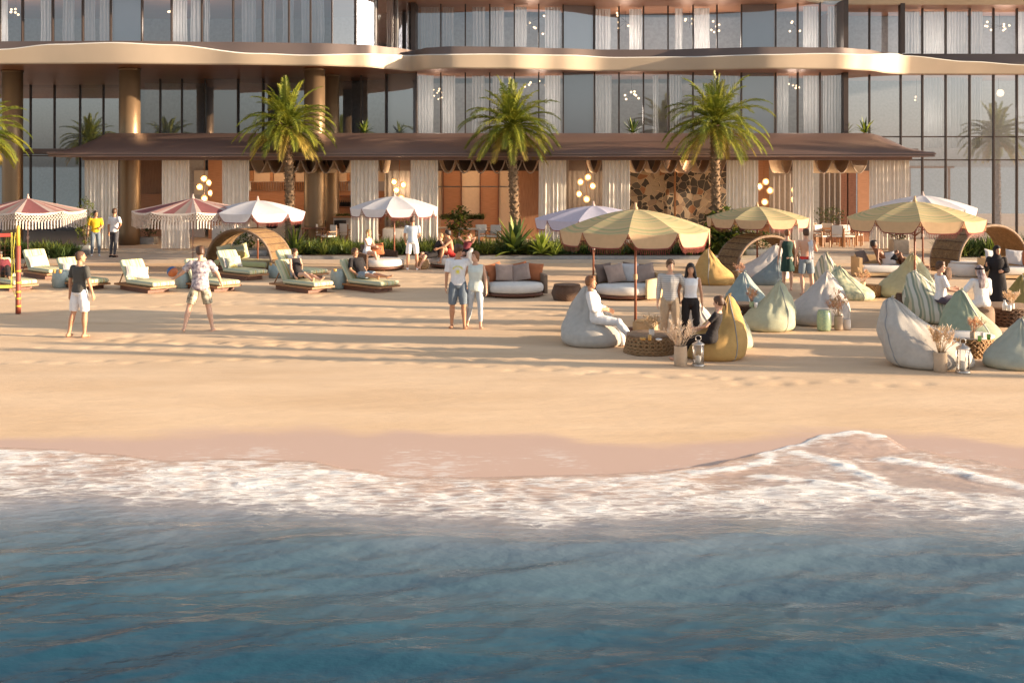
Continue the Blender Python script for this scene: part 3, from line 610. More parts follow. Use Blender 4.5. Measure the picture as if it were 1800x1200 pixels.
wall(1325, 1358, 51, zb, zt, 'terra'); pp('dark_hanging_panel', slats(1352, 1400, 50, 'greycurtain', .2), W['greycurtain']); wall(1300, 1540, 53, zb, zt, 'room')
pp('dark_hanging_panel', slats(1440, 1478, 50.5, 'greycurtain', .2), W['greycurtain']); wall(1478, 1505, 50.5, zb, zt, 'teakdark'); wall(1508, 1528, 49, zb, zt, 'terra')
# scalloped ceiling drapes
def swag(p0, p1, d, n=None):
    x0 = X(p0, d); x1 = X(p1, d); n = n or max(1, round((x1-x0)/.72)); w = (x1-x0)/n
    for k in range(n):
        s = MB()
        f = lambda u, v, xx=x0+k*w: (xx+w*u, d+v*2.2, 3.84-.62*(math.sin(PI*u)**.75)-.0*v)
        s.grid(f, 14, 2)
        s.tube([(x0+k*w+w*i/14, d-.01, 3.845-.62*(math.sin(PI*i/14)**.75)) for i in range(15)], .026, 6)
        pp('ceiling_drape', s, W['drape'])
for a_, b_ in ((438,618),(664,724),(770,948),(1000,1060),(1106,1278),(1370,1394),(1429,1528)): wall(a_, b_, 48.25, 3.30, 3.856, 'darkslat', 'swag_shade_panel', .05)  # dark sheets standing in for the shade between ceiling and swags
swag(440, 617, 45.9, 6); swag(664, 677, 46, 1); swag(772, 947, 45.9, 6); swag(1036, 1058, 46, 1); swag(1108, 1277, 45.9, 6); swag(1372, 1393, 46, 1); swag(1431, 1526, 45.9, 3)
# pavilion curtains
CUR = [(148,207,'beside the leafy potted bamboo and two standing men'),(285,333,'behind the right-hand fringed dusty red parasol'),(390,438,'right of the leftmost globe lamp cluster'),(617,665,'just right of the second lit column'),(722,770,'behind the man in the pale blue shirt'),(947,995,'right of the middle palm trunk'),(1059,1107,'left of the rubble stone wall'),(1277,1333,'right of the stone wall and the right-hand palm'),(1393,1430,'narrow one right of the right-hand globe lamps'),(1528,1598,'widest one at the right end of the restaurant')]
def curtainmesh(w, h, folds, amp, seed, n=8):
    rc = random.Random(seed); s = MB(); ph = [rc.uniform(-.5, .5) for _ in range(40)]
    def f(u, v):
        k = u*folds; j = ph[int(k) % 40]; a = amp*(.55+.45*v)
        return (-w/2+w*u+.02*math.sin(9*v+j*6)*(1-v), a*math.sin(2*PI*k+j)+.5*a*math.sin(2*PI*k*.37+j*3), h*v)
    s.grid(f, int(folds*n), 5); return s
for i, (a, b, txt) in enumerate(CUR):
    d = 44.92; w = (b-a)*d/F
    c = curtainmesh(w, 3.49, max(4, int(w/.135)), .045, i).build('curtain', W['curtain'], None, (X((a+b)/2, d), d, .26))
    tag(c, 'cream pleated curtain, '+txt, 'curtain', 'cream curtains along the restaurant front')
# curtains behind the upper glass
C2 = [(735,762),(778,800),(830,852),(866,886),(958,985),(1047,1075),(1148,1157),(1178,1198),(1275,1298),(1366,1386),(1412,1440),(1447,1478),(1625,1656),(1665,1700),(1708,1727),(1790,1815)]
C3 = [(0,14),(72,90),(110,131),(147,167),(175,199),(303,329),(335,355),(360,369),(425,450),(463,485),(497,516),(530,570),(628,662),(680,700),(740,772),(778,798),(830,853),(862,886),(905,926),(958,985),(1047,1073),(1106,1128),(1186,1200),(1220,1247),(1412,1438),(1455,1475),(1590,1616),(1622,1659),(1664,1700),(1708,1727),(1789,1812)]
for lst, line, z0, z1, fl in ((C2, L2, 4.3, 7.45, 'middle floor'), (C3, L3, 8.5, 10.55, 'top floor in view')):
    for i, (a, b) in enumerate(lst):
        d = lin((a+b)/2, line)+.28; w = (b-a)*d/F; h = z1-z0 if not (line is L3 and b < 724) else 2.9
        c = curtainmesh(w, h, max(2, int(w/.12)), .035, i+50, 6).build('sheer_curtain', W['sheer'], None, (X((a+b)/2, d), d, z0))
        tag(c, 'sheer white curtain behind the %s glass, %s from the left' % (fl, ORD[i]), 'curtain', 'sheer curtains behind the hotel glass')
# chandeliers behind the upper glass
GL = emit('lit_globe', (1,.72,.40), 9); GL2 = emit('lit_dim_globe', (1,.66,.36), 1.5)
rc = random.Random(11)
def chandelier(px, py, d, n, w, h, label, r=.06, ztop=None, grp='chandeliers behind the hotel glass'):
    x = X(px, d); z = Z(py, d); t = thing('chandelier', label, 'chandelier', (x, d, z), 0, grp)
    s = MB(); ps = []
    for i in range(n):
        p = (rc.uniform(-w, w), rc.uniform(-.3, .3), rc.uniform(-h, h)); ps.append(p); s.tube([(0,0,0), p], .008, 5)
    top = (ztop or z+h+.8)-z; s.tube([(0,0,-h), (0,0,top)], .01, 5); s.build('rod', W['mullion'], t)
    for p in ps:
        g = MB(); g.lathe([(r*math.sin(a*PI/6)+.001, -r*math.cos(a*PI/6)) for a in range(7)], 10, M=Matrix.Translation(p)); g.build('globe', GL2, t)
    l = bpy.data.lights.new('lamp_light', 'POINT'); l.energy = 34; l.color = (1,.86,.70); l.shadow_soft_size = .4
    lo = bpy.data.objects.new('lamp_light', l); COL.objects.link(lo); lo.parent = t; lo.location = (0, -.5, -.9)
CH = [(28,24,48.6,6,.35,.22,'lit cluster of round globes behind the top glass at the far left'),(310,12,48.6,4,.35,.25,'sparse lit globes behind the top glass, second from the left'),(930,40,52.5,8,.7,.5,'spiky spread of lit rods above the middle palm, top floor'),(1100,38,52.5,7,.5,.4,'faint scattered sparks behind the top glass right of the middle palm'),(1212,42,52.5,5,.35,.2,'left one of two bright blob clusters, top floor above the right-hand palm'),(1257,46,52.5,6,.2,.35,'right one of two bright blob clusters, top floor above the right-hand palm'),(1400,48,52,5,.25,.3,'small drops of light by the bright curtain, top floor'),(1622,55,53.6,5,.5,.12,'small lights before the sheer curtains, right wing top floor'),(1757,46,53.6,9,.75,.18,'wide branching chandelier at the right end of the top floor'),(772,165,51.5,22,.42,.28,'big dense ball of tiny lights on the middle floor'),(948,147,51.5,6,.7,.14,'lit globes in a row behind the middle palm crown'),(1110,168,51.5,7,.5,.2,'short lit discs right of the middle palm crown'),(1392,148,51.5,5,.4,.2,'few bright bulbs on the middle floor right of the right-hand palm'),(1611,175,52.5,3,.06,.15,'slim drop of lights on the right wing middle floor'),(1755,165,52.5,1,.05,.05,'single large pale globe on the right wing')]
for i, (px, py, d, n, w, h, lb) in enumerate(CH): chandelier(px, py, d, n, w, h, lb, .035 if n > 20 else (.17 if n == 1 else .05), None)
# pavilion lamp clusters: discs with glowing middles, and a real lamp in each
DISC = pbr('alabaster_disc', (.66,.46,.26), .6, trans=.3)
def discs(px, py, d, pts, label):
    x = X(px, d); z = Z(py, d); t = thing('pendant_light', label, 'pendant lamp', (x, d, z), 0, 'pendant lamps of glowing discs in the restaurant')
    s = MB(); s.tube([(0,0,-.55), (0,0,3.86-z)], .012, 5); s.build('rod', W['teak'], t)
    for dx, dz, tl in pts:
        M = Matrix.Translation((dx, -.05, dz)) @ Matrix.Rotation(R(90), 4, 'X') @ Matrix.Rotation(tl, 4, 'Y')
        g = MB(); g.lathe([(.001, -.03), (.12, -.02), (.16, .02), (.155, .05), (.12, .0), (.001, -.005)], 18, M=M); c = g.build('shade', DISC, t)
        g = MB(); g.lathe([(.001, .055), (.05, .045), (.065, .0), (.05, -.04), (.001, -.05)], 12, M=M @ Matrix.Translation((0,0,.03))); g.build('bulb', GL, c)
        s2 = MB(); s2.tube([(0, 0, dz+.03), (dx, 0, dz)], .008, 4); s2.build('arm', W['teak'], t)
    l = bpy.data.lights.new('lamp_light', 'POINT'); l.energy = 35; l.color = (1,.72,.42); l.shadow_soft_size = .25
    lo = bpy.data.objects.new('lamp_light', l); COL.objects.link(lo); lo.parent = t; lo.location = (0, .5, -.1)
discs(359, 333, 47.5, [(0,.45,.1),(.22,.28,-.4),(-.18,.10,.4),(.28,-.15,-.6),(.02,-.38,.2)], 'globe lamp cluster between the two curtains right of the fringed parasol top')
discs(702, 325, 47.5, [(-.22,.12,.6),(.18,0,-.4),(-.12,-.22,.3),(.08,-.55,0)], 'globe lamp cluster above the white parasol in the middle')
discs(1031, 325, 47.5, [(.06,.32,.1),(-.26,.12,.4),(.26,-.05,-.6),(-.32,-.38,.5),(.0,-.60,.1)], 'five-disc lamp cluster above the lavender parasol')
discs(1343, 330, 47.5, [(.06,.25,0),(-.2,.05,.3),(.24,-.12,-.5),(.02,-.6,0)], 'lamp cluster above the tan parasol, left of a narrow curtain')
discs(1395, 338, 47.8, [(0,.1,.4),(0,-.3,.2)], 'two glowing discs peeking out beside the narrow curtain')
def warm(px, d, z, e):
    t = thing('ceiling_lamp', 'small recessed warm lamp in the restaurant ceiling, %s' % LBL.pop(0), 'lamp', (X(px, d), d, z))
    s = MB(); s.lathe([(.001,0),(.07,0),(.08,-.01),(.08,-.03),(.001,-.03)], 14); s.build('housing', GL, t)
    l = bpy.data.lights.new('lamp_light', 'POINT'); l.energy = e; l.color = (1,.66,.36); l.shadow_soft_size = .2
    lo = bpy.data.objects.new('lamp_light', l); COL.objects.link(lo); lo.parent = t; lo.location = (0,0,-.25)
LBL = ['over the bar', 'over the right end of the bar', 'before the terracotta panels', 'before the stone wall', 'over the dark right-hand dining corner']
warm(470, 50.5, 3.85, 34); warm(600, 50.5, 3.85, 28); warm(830, 49.0, 3.85, 30); warm(1190, 48.2, 3.85, 26); warm(1470, 49.5, 3.85, 5)
# ================================================================ PARASOLS
def parasol(px, py, r, h, label, style='yel', n=10, rot=.1, group=None, lean=0):
    x, y, _ = at(px, py); t = thing('parasol', label, 'parasol', (x, y, 0), rot, group)
    drop = h*.165 if style != 'fringe' else h*.17; zr = h-drop; segs = 8; rad = 6
    tall = style == 'fringe'
    mats = {'yel': [W['yel'], W['yel']], 'white': [W['whitecloth'], W['whitecloth']], 'lav': [W['lav'], W['lav']], 'fringe': [W['red'], W['pinkbeige'], W['sagecloth'], W['offwhite']]}[style]
    s = MB(); rr = random.Random(int(px))
    for k in range(n):
        a0 = 2*PI*k/n; a1 = 2*PI*(k+1)/n
        for j in range(segs):
            u0 = j/segs; u1 = (j+1)/segs; vs = []
            for t_ in range(rad+1):
                q = t_/rad
                for u in (u0, u1):
                    # flat facets between ribs, slightly bowed outward/sagging
                    P0 = Vector((math.cos(a0), math.sin(a0), 0)); P1 = Vector((math.cos(a1), math.sin(a1), 0)); P = P0.lerp(P1, u)*r*q
                    z = h-drop*(q**(1.0 if tall else 1.55))-.035*q*math.sin(PI*u)*(1 if not tall else 1.4)
                    vs.append((P.x, P.y, z))
            mi = 0
            if tall: mi = ([3,0,0,0,0,0,3,1] if k % 2 == 0 else [1,3,0,0,2,2,1,3])[j]
            s.add(vs, [(2*i, 2*i+1, 2*i+3, 2*i+2) for i in range(rad)], mi, True)
    s.build('canopy', mats, t)
    val = {'yel': W['yelval'], 'white': W['whitecloth'], 'lav': W['lav'], 'fringe': W['macrame']}[style]
    s = MB(); fr = MB()
    for k in range(n):
        a0 = 2*PI*k/n; a1 = 2*PI*(k+1)/n; P0 = Vector((math.cos(a0), math.sin(a0), 0))*r; P1 = Vector((math.cos(a1), math.sin(a1), 0))*r
        m = 20; dh = .27 if not tall else .05; vs = []
        for i in range(m+1):
            u = i/m; P = P0.lerp(P1, u); z = zr-.035*math.sin(PI*u)*(1 if not tall else 1.4); sh = .012+dh*min(1, (1-abs(2*u-1))/.34)**.8
            vs += [(P.x, P.y, z), (P.x*1.005, P.y*1.005, z-sh)]
        s.add(vs, [(2*i, 2*i+1, 2*i+3, 2*i+2) for i in range(m)], 0, True)
        if not tall:
            # bound edge and tassels
            s2 = 26
            for i in range(s2):
                u = (i+.5)/s2; P = P0.lerp(P1, u)*1.0; z = zr-.035*math.sin(PI*u)-.012-dh*min(1, (1-abs(2*u-1))/.34)**.8; T = (P1-P0).normalized()*.007
                L = .12*rr.uniform(.75, 1.1)
                fr.add([tuple(P-T+Vector((0,0,z))), tuple(P+T+Vector((0,0,z))), tuple(P+T*.7+Vector((0,0,z-L))), tuple(P-T*.7+Vector((0,0,z-L)))], [(0,1,2,3)], 0)
            for i in range(m):
                u0 = i/m; u1 = (i+1)/m; A = P0.lerp(P1, u0); B = P0.lerp(P1, u1); f = lambda u: zr-.035*math.sin(PI*u)-.012-dh*min(1, (1-abs(2*u-1))/.34)**.8
                fr.add([(A.x*1.008,A.y*1.008,f(u0)+.012),(B.x*1.008,B.y*1.008,f(u1)+.012),(B.x*1.008,B.y*1.008,f(u1)-.014),(A.x*1.008,A.y*1.008,f(u0)-.014)], [(0,1,2,3)], 0)
        else:
            # knotted lattice then long strands
            nn = 15; W_ = (P1-P0); T = W_.normalized(); rows = 4; hh = .06
            zf = lambda u: zr-.05*math.sin(PI*u)-.03
            for i in range(nn):
                u = i/nn; du = 1/nn
                for q in range(rows):
                    for sg in (0, 1):
                        ua = u+(du*.5 if q % 2 else 0)+sg*du*.5; ub = u+(du*.5 if q % 2 else 0)+(1-sg)*du*.5
                        if ub > 1.01 or ua > 1.01: continue
                        A = P0.lerp(P1, ua)+Vector((0,0,zf(ua)-q*hh)); B = P0.lerp(P1, ub)+Vector((0,0,zf(ub)-(q+1)*hh)); w = T*.012
                        fr.add([tuple(A-w), tuple(A+w), tuple(B+w), tuple(B-w)], [(0,1,2,3)], 0)
                for hf in (.5,):
                    uu = u+du*hf; A = P0.lerp(P1, uu)+Vector((0,0,zf(uu)-rows*hh)); L = .26*rr.uniform(.9, 1.08); w = T*.019
                    B = A*1.0-Vector((0,0,L)); B.x *= 1.005; B.y *= 1.005
                    fr.add([tuple(A-w), tuple(A+w), tuple(B+w), tuple(B-w)], [(0,1,2,3)], 0)
            if k % 3 == 0:   # rope hem closure
                pass
    s.build('valance', [val], t); fr.build('fringe', [W['macrame'] if tall else W['fringe']], t)
    s = MB(); s.tube([(0,0,0), (0,0,h*.45), (0,0,h+.02)], [.032,.028,.024] if not tall else [.018]*3, 12); s.build('pole', W['pole'] if not tall else W['polepink'], t)
    s = MB(); s.lathe([(.04, h*.42), (.045, h*.425), (.045, h*.46), (.04, h*.465)], 12); s.lathe([(.06, h-.03), (.055, h+.03), (.03, h+.07), (.028, h+.13), (.001, h+.15)], 12); s.build('finial', W['yelval'] if style == 'yel' else W['offwhite'], t)
    s = MB()
    for k in range(n):
        a = 2*PI*k/n; c, q = math.cos(a), math.sin(a)
        s.tube([(c*.03, q*.03, h-.06), (c*r*.99, q*r*.99, zr-.012)], .011, 5); s.tube([(c*.03, q*.03, h*.66), (c*r*.5, q*r*.5, h-drop*.45)], .008, 4)
    s.build('rib', W['pole'], t)
    s = MB(); s.lathe([(.24, 0), (.24, .05), (.06, .07), (.05, .2), (.001, .2)], 20); s.build('base', W['teakdark'], t)
    return t
gy = 'fringed scalloped parasols on the beach'
parasol(49, 472, 1.92, 2.42, 'dusty red and beige parasol with long white macrame fringe at the far left', 'fringe', 8, .2, 'long-fringed dusty red parasols')
parasol(339, 472, 2.0, 2.42, 'dusty red and beige parasol with long white macrame fringe before the globe lamps', 'fringe', 8, .33, 'long-fringed dusty red parasols')
parasol(453, 473, 1.6, 2.35, 'small white scalloped parasol over the wicker pod, overlapping the red fringed one', 'white', 8, .1, gy)
parasol(693, 462, 1.60, 2.42, 'white scalloped parasol above the man in pale blue shirt', 'white', 10, .25, gy)
parasol(1043, 495, 1.78, 2.32, 'lavender scalloped parasol partly behind the big yellow one', 'lav', 10, .0, gy)
parasol(1117, 581, 1.65, 2.62, 'large pale yellow parasol nearest the water, over the grey bean bag', 'yel', 10, .12, gy)
parasol(1331, 480, 1.66, 2.20, 'tan yellow parasol between the right-hand palm and the narrow curtain, over a wicker pod', 'yel', 10, .3, gy)
parasol(1608, 531, 1.76, 2.62, 'ochre yellow banded parasol at the right with striped bean bags below', 'yel', 10, .05, gy)
parasol(1622, 470, 1.76, 2.50, 'white parasol peeking out behind the ochre one at the right', 'white', 10, .2, gy)
# ================================================================ LOUNGERS
def lounger(px, py, rot, label, pillow=True):
    # origin at foot-front bottom; body runs along local +X from head (0) to foot (2.0)
    x, y, _ = at(px, py); t = thing('sun_lounger', label, 'sun lounger', (x, y, 0), rot, 'green striped sun loungers in two rows')
    s = MB(); s.box(0, 1.98, -.40, .40, .13, .18); s.build('frame', W['teak'], t)
    s = MB(); s.box(.22, 1.72, -.33, .33, 0, .128); s.build('plinth', W['teakdark'], t)
    s = MB(); s.rbox(.55, 2.0, -.36, .36, .19, .315, .05); s.build('mattress', W['mattress'], t)
    M = Matrix.Translation((.62, 0, .27)) @ Matrix.Rotation(R(-126), 4, 'Y')
    s = MB(); s.rbox(0, .70, -.36, .36, -.06, .06, .05, M=M); s.build('backrest', W['mattress'], t)
    s = MB(); s.tube([(.38,-.3,.54),(.12,-.3,.17)], .018, 6); s.tube([(.38,.3,.54),(.12,.3,.17)], .018, 6); s.build('backrest_strut', W['teak'], t)
    return t
def pillow(x, y, z, w, h, th, rotz, tilt, mat, label, cat='pillow', grp=None, roll=0):
    roll = roll or .22*math.sin(x*37+y*11); rotz += .15*math.sin(x*23)
    s = MB(); M = Matrix.Rotation(tilt, 4, 'X') @ Matrix.Rotation(roll, 4, 'Z')
    s.cushion(w, h, th, M=M, wr=.02, seed=x); o = s.build('pillow', mat, None, (x, y, z), rotz)
    tag(o, label, cat, grp); return o
LG = [(-40,496,'lounger cut off at the far left edge'),(68,489,'back-row lounger behind the left grey drum table'),(5,509,'front-row one behind the volleyball post, sunbather on it'),
      (128,507,'lounger just behind the man in the charcoal shirt'),(238,512,'empty front-row lounger standing alone left of the ball player'),(350,510,'lounger half hidden behind the ball player'),
      (405,491,'empty back-row lounger before the left wicker pod'),(508,490,'back-row lounger behind the woman in black'),(508,512,'front-row lounger carrying the woman in black'),(620,511,'front-row lounger carrying the man in the black tee')]
for px, py, tx in LG:
    x, y, _ = at(px, py); lo = lounger(px-15, py-6, R(-42), 'pale green striped teak lounger: '+tx)
def onL(px, py, dx, dy, dz, rot=R(-42)):
    x, y, _ = at(px-15, py-6); return (x+dx*math.cos(rot)-dy*math.sin(rot), y+dx*math.sin(rot)+dy*math.cos(rot), dz)
for i in (1, 3, 4, 6):
    px, py, tx = LG[i]; q = onL(px, py, .62, -.02, .50)
    pillow(q[0], q[1], q[2], .62, .36, .14, R(48), R(62), W['pillstripe'], 'grey striped pillow, '+tx, grp='striped pillows on the loungers')
for i in (7, 8):
    px, py, tx = LG[i]; q = onL(px, py, .60, .12, .50)
    pillow(q[0], q[1], q[2], .5, .42, .16, R(48), R(62), W['pillstripe'], 'upright pillow, '+tx, grp='striped pillows on the loungers')
q = onL(405, 491, .74, -.1, .46); pillow(q[0], q[1], q[2], .34, .34, .14, R(48), R(66), W['mattress'], 'small green striped pillow in front of a grey one, by the pod')
# ---- drum tables and other round things
def drum(px, py, r, h, mat, label, name='side_table', cat='side table', prof=None, grp=None, n=32, rib=0):
    x, y, _ = at(px, py); t = thing(name, label, cat, (x, y+r, 0), 0, grp)
    s = MB(); prof = prof or [(.86,0),(.95,.1),(1,.35),(1,.6),(.94,.88),(.86,.98),(.84,1)]
    rings = []
    for q, z in prof: rings.append([(r*q*(1+rib*math.cos(j*PI))*math.cos(2*PI*j/n), r*q*(1+rib*math.cos(j*PI))*math.sin(2*PI*j/n), z*h) for j in range(n)])
    s.loft(rings, 0, True, True); s.build('drum', mat, t)
    s = MB(); s.lathe([(r*.83, h+.001), (r*.84, h+.018), (r*.8, h+.024), (.001, h+.024)], 28); s.build('top', mat, t); return t
GT = 'grey ceramic drum tables between the loungers'
drum(101, 507, .24, .50, W['stool'], 'grey fluted ceramic drum table left of the man in the charcoal shirt', rib=.02, grp=GT, n=48)
drum(318, 508, .22, .42, W['stool'], 'low sage drum table seen beneath the held ball', rib=.02, grp=GT, n=48)
drum(481, 489, .21, .40, W['stool'], 'grey drum table with small yellow cups behind the back-row loungers', rib=.02, grp=GT, n=48)
drum(593, 509, .23, .54, W['stool'], 'grey fluted drum table between the two people in black on loungers', rib=.02, grp=GT, n=48)
drum(1452, 582, .155, .41, W['jade'], 'jade green patterned ceramic stool before the big grey bean bag', 'ceramic_stool', 'stool')
drum(998, 531, .42, .40, W['wickdark'], 'dark reddish brown faceted woven table on bare sand beside a white daybed', prof=[(.82,0),(.84,.04),(1,.5),(.84,.96),(.8,1)], n=8)
drum(741, 474, .24, .38, W['basket'], 'small round orange woven pouf beside the legs of the man in pale blue', 'pouf', 'pouf', prof=[(.7,0),(.95,.2),(1,.45),(.85,.8),(.55,.97),(.4,1)])
drum(1665, 493, .22, .36, W['wickdark'], 'dark round woven pouf by the right-hand wicker pod', 'pouf', 'pouf', prof=[(.7,0),(.95,.2),(1,.5),(.9,.85),(.6,1)])
drum(1589, 547, .155, .40, W['wickdark'], 'small square brown stool left of the sage striped bean bag', prof=[(1,0),(1,.5),(1,.98),(.96,1)], n=4)
drum(1733, 579, .30, .46, W['wicktaupe'], 'taupe woven pouf that the man in the checked headscarf sits on', 'pouf', 'pouf', prof=[(.86,0),(.96,.08),(1,.3),(1,.75),(.95,.92),(.86,1)])
def basket_table(px, py, r, h, label, mat='basket', flare=1.0, holes=True):
    x, y, _ = at(px, py); t = thing('woven_table', label, 'coffee table', (x, y+r, 0))
    s = MB(); n = 26; rb = r*(1-.16*flare); zz = lambda k: k*h/5
    rd = lambda z: rb+(r-rb)*(z/h)
    for k in range(6):
        z = max(.02, min(h-.02, zz(k))); q = rd(z)
        s.loft([[(q*1.0*math.cos(2*PI*j/n)*f, q*math.sin(2*PI*j/n)*f, z+dz) for j in range(n)] for f, dz in ((1,-.018),(1.02,0),(1,.018))], 0, True, False)
    for j in range(n):
        a = 2*PI*j/n
        for sg in (1, -1): s.tube([(rd(h*q)*math.cos(a+sg*q*1.0), rd(h*q)*math.sin(a+sg*q*1.0), h*q) for q in (0.02,.25,.5,.75,.98)], .014, 5)
    s.lathe([(rb*.9,.02),(r*.9,h*.98)], 24, cap=False)
    s.build('woven_side', W[mat], t)
    s = MB(); s.lathe([(r*1.0,h),(r*1.03,h+.01),(r*1.03,h+.035),(r*.98,h+.045),(.001,h+.045)], 30); s.build('top', W['seat'] if mat == 'basket' and not holes else W['wicktaupe'], t)
    return t
basket_table(1147, 625, .43, .32, 'light woven lattice coffee table by the reclining man, holding dried grasses', flare=-1)
basket_table(1718, 632, .47, .36, 'flared lattice coffee table with pale top holding green drinks', holes=False)
basket_table(1790, 575, .58, .38, 'large dark woven coffee table at the right edge with bottles', 'wickdark', 0)
basket_table(1312, 572, .32, .42, 'brown lattice basket table behind the mint bean bag', 'wickdark')
drum(1137, 601, .26, .38, W['sandw'], 'square terracotta coloured stool behind the lattice table', 'low_stool', 'stool', prof=[(1,0),(1,.98),(.97,1)], n=4)
drum(1300, 499, .22, .34, W['basket'], 'small honey woven basket right of the ochre bean bag', 'basket', 'basket', prof=[(.9,0),(1,.3),(1,1)])
drum(1536, 523, .26, .30, W['basket'], 'orange woven basket table between the printed and mint bean bags', 'basket', 'basket', prof=[(.9,0),(1,.3),(1,1)])
# ================================================================ BEAN BAGS
def beanbag(px, py, w, h, mat, label, lean=(0,.4), rot=0, dep=.9, seed=0, seam=None, peakw=.25, crease=1.0):
    # lean = peak offset (x,y) in fractions of half-width; front is towards -Y
    x, y, _ = at(px, py); Rx = w/2; Ry = Rx*dep
    t = thing('bean_bag', label, 'bean bag', (x, y+Ry*.9, 0), rot, 'bean bags on the sand')
    n = 56; m = 26; rings = []
    prof = [(0,.86),(.02,.95),(.07,1.0),(.16,1.01),(.28,.99),(.42,.92),(.56,.80),(.70,.63),(.82,.45),(.92,.27),(.975,.14),(1,.03)]
    FRONT = [(0,.88),(.03,.96),(.10,1.04),(.24,1.04),(.36,.90),(.50,.66),(.64,.46),(.78,.30),(.90,.17),(.97,.08),(1,.03)]
    ox, oy = lean[0]*Rx, lean[1]*Ry; Lc = math.hypot(ox, oy) or 1; ux, uy = ox/Lc, oy/Lc
    for k in range(m+1):
        q = k/m; r = lin(q, prof); e = q**1.25; cx, cy = ox*e, oy*e; ring = []
        # towards the peak the bag is pinched across the lean direction
        for j in range(n):
            a = 2*PI*j/n; c, s_ = math.cos(a), math.sin(a)
            along = c*ux+s_*uy; across = -c*uy+s_*ux
            pin = 1-.30*q*q
            # concave sitting face on the side away from the peak
            fb = lin(q, FRONT); mixf = max(0, min(1, .5-along*.9)); rr_ = r*(1-mixf)+fb*mixf
            wr = .035*noise.noise(Vector((c*2.2+seed, s_*2.2, q*3)))+.085*crease*(q**.7)*(1-q*.5)*noise.noise(Vector((c*4.2+seed, s_*4.2, q*5.0+seed)))*1.2
            wr += .03*crease*abs(noise.noise(Vector((a*2.5, q*2, seed))))*(1 if .2 < q < .9 else 0)*-1
            fx = rr_*Rx*(along*ux-across*uy*pin)+cx; fy = rr_*Ry*(along*uy+across*ux*pin)+cy
            rl = math.hypot(fx-cx, fy-cy) or 1
            z = q*h*(1-.04*max(0,-along)*math.sin(PI*q))
            ring.append((fx+(fx-cx)/rl*wr*Rx*1.2, fy+(fy-cy)/rl*wr*Ry*1.2, z))
        rings.append(ring)
    s = MB(); s.loft(rings, 0, True, True); s.build('bag', mat, t)
    sa = seam if seam is not None else -1.2
    for a_ in ((sa, sa+PI)) :
        j = int((a_ % (2*PI))/(2*PI)*n) % n
        s = MB(); s.tube([(r_[j][0]*1.0, r_[j][1]*1.0, r_[j][2]) for r_ in rings], .011, 5); s.build('piping', W['greyplanter'] if seed % 2 else W['seat'], t)
    s = MB(); p = rings[-1]; cx = sum(v[0] for v in p)/n; cy = sum(v[1] for v in p)/n; s.tube([(cx, cy, h-.03), (cx+.02, cy, h+.03), (cx+.05, cy, h+.04), (cx+.03, cy, h-.02)], .012, 5); s.build('handle_loop', mat, t)
    return t
beanbag(1047, 612, 1.27, 1.12, BB['grey'], 'pale grey bean bag under the man dressed in white linen', (-.20,.55), 0, .95, 1, 2.6)
beanbag(1264, 636, 1.12, 1.14, BB['ochre'], 'big golden yellow bean bag with dark seam, woman in black sitting in it', (.50,.25), 0, .95, 3, -.95)
beanbag(1240, 594, .9, .72, BB['white'], 'white bean bag glimpsed between the standing woman and the yellow bag', (-.2,.5), 0, .9, 4)
beanbag(1300, 614, .62, .66, BB['mint'], 'pale mint bean bag mostly hidden behind the big yellow one', (.2,.4), 0, .9, 6)
beanbag(1318, 550, 1.12, .92, BB['blue'], 'dusty blue bean bag behind the mint one', (0,.45), 0, .9, 2, -1.5)
beanbag(1358, 584, 1.16, 1.02, BB['mint'], 'mint green bean bag with vertical seam and pointed top', (.50,.3), 0, .9, 5, -1.0)
beanbag(1448, 574, 1.42, 1.14, BB['white'], 'large pale grey lounge bean bag behind the jade stool', (.42,.40), 0, .9, 8, -.4)
beanbag(1262, 503, 1.18, 1.06, BB['ochre'], 'ochre bean bag with tufted top by the lush shrubs', (-.30,.30), 0, .9, 9, -2.0)
beanbag(1345, 494, 1.75, 1.05, BB['white'], 'white bean bag inside the tan-parasol wicker pod', (.55,.3), 0, .7, 10, -.6)
beanbag(1354, 503, 1.0, .86, BB['slate'], 'slate blue bean bag left of the woman in the green dress', (.75,.3), 0, .9, 11)
beanbag(1472, 520, 1.2, 1.12, BB['stripe'], 'tall green striped bean bag right of the man with a towel', (-.25,.3), 0, .8, 12, -1.2)
beanbag(1506, 529, 1.2, .85, BB['pattern'], 'cream bean bag with dark leaf print in front of the striped one', (-.5,.3), 0, .8, 13)
beanbag(1604, 525, 1.5, 1.14, BB['mint'], 'wide mint bean bag under the ochre parasol pole', (.35,.3), 0, .85, 15, -1.1)
beanbag(1680, 571, 1.55, 1.12, BB['stripe'], 'sage striped bean bag carrying the seated man in white polo', (-.80,.35), 0, .9, 16, -1.3, crease=.8)
beanbag(1660, 652, 1.50, 1.18, BB['grey'], 'largest grey bean bag at the front right with its peak at the left', (-.88,.35), 0, .85, 17, PI+.5)
beanbag(1724, 607, 1.18, 1.02, BB['green'], 'sea green bean bag behind the lattice table with green drinks', (-.20,.45), 0, .9, 18, -1.2)
beanbag(1808, 653, 1.15, .82, BB['sage'], 'grey green bean bag cut by the right edge of the picture', (.35,.5), 0, .9, 19)
beanbag(1808, 556, 1.1, .92, BB['olive'], 'olive bean bag behind the dark woven table at the right edge', (.25,.4), 0, .9, 20)
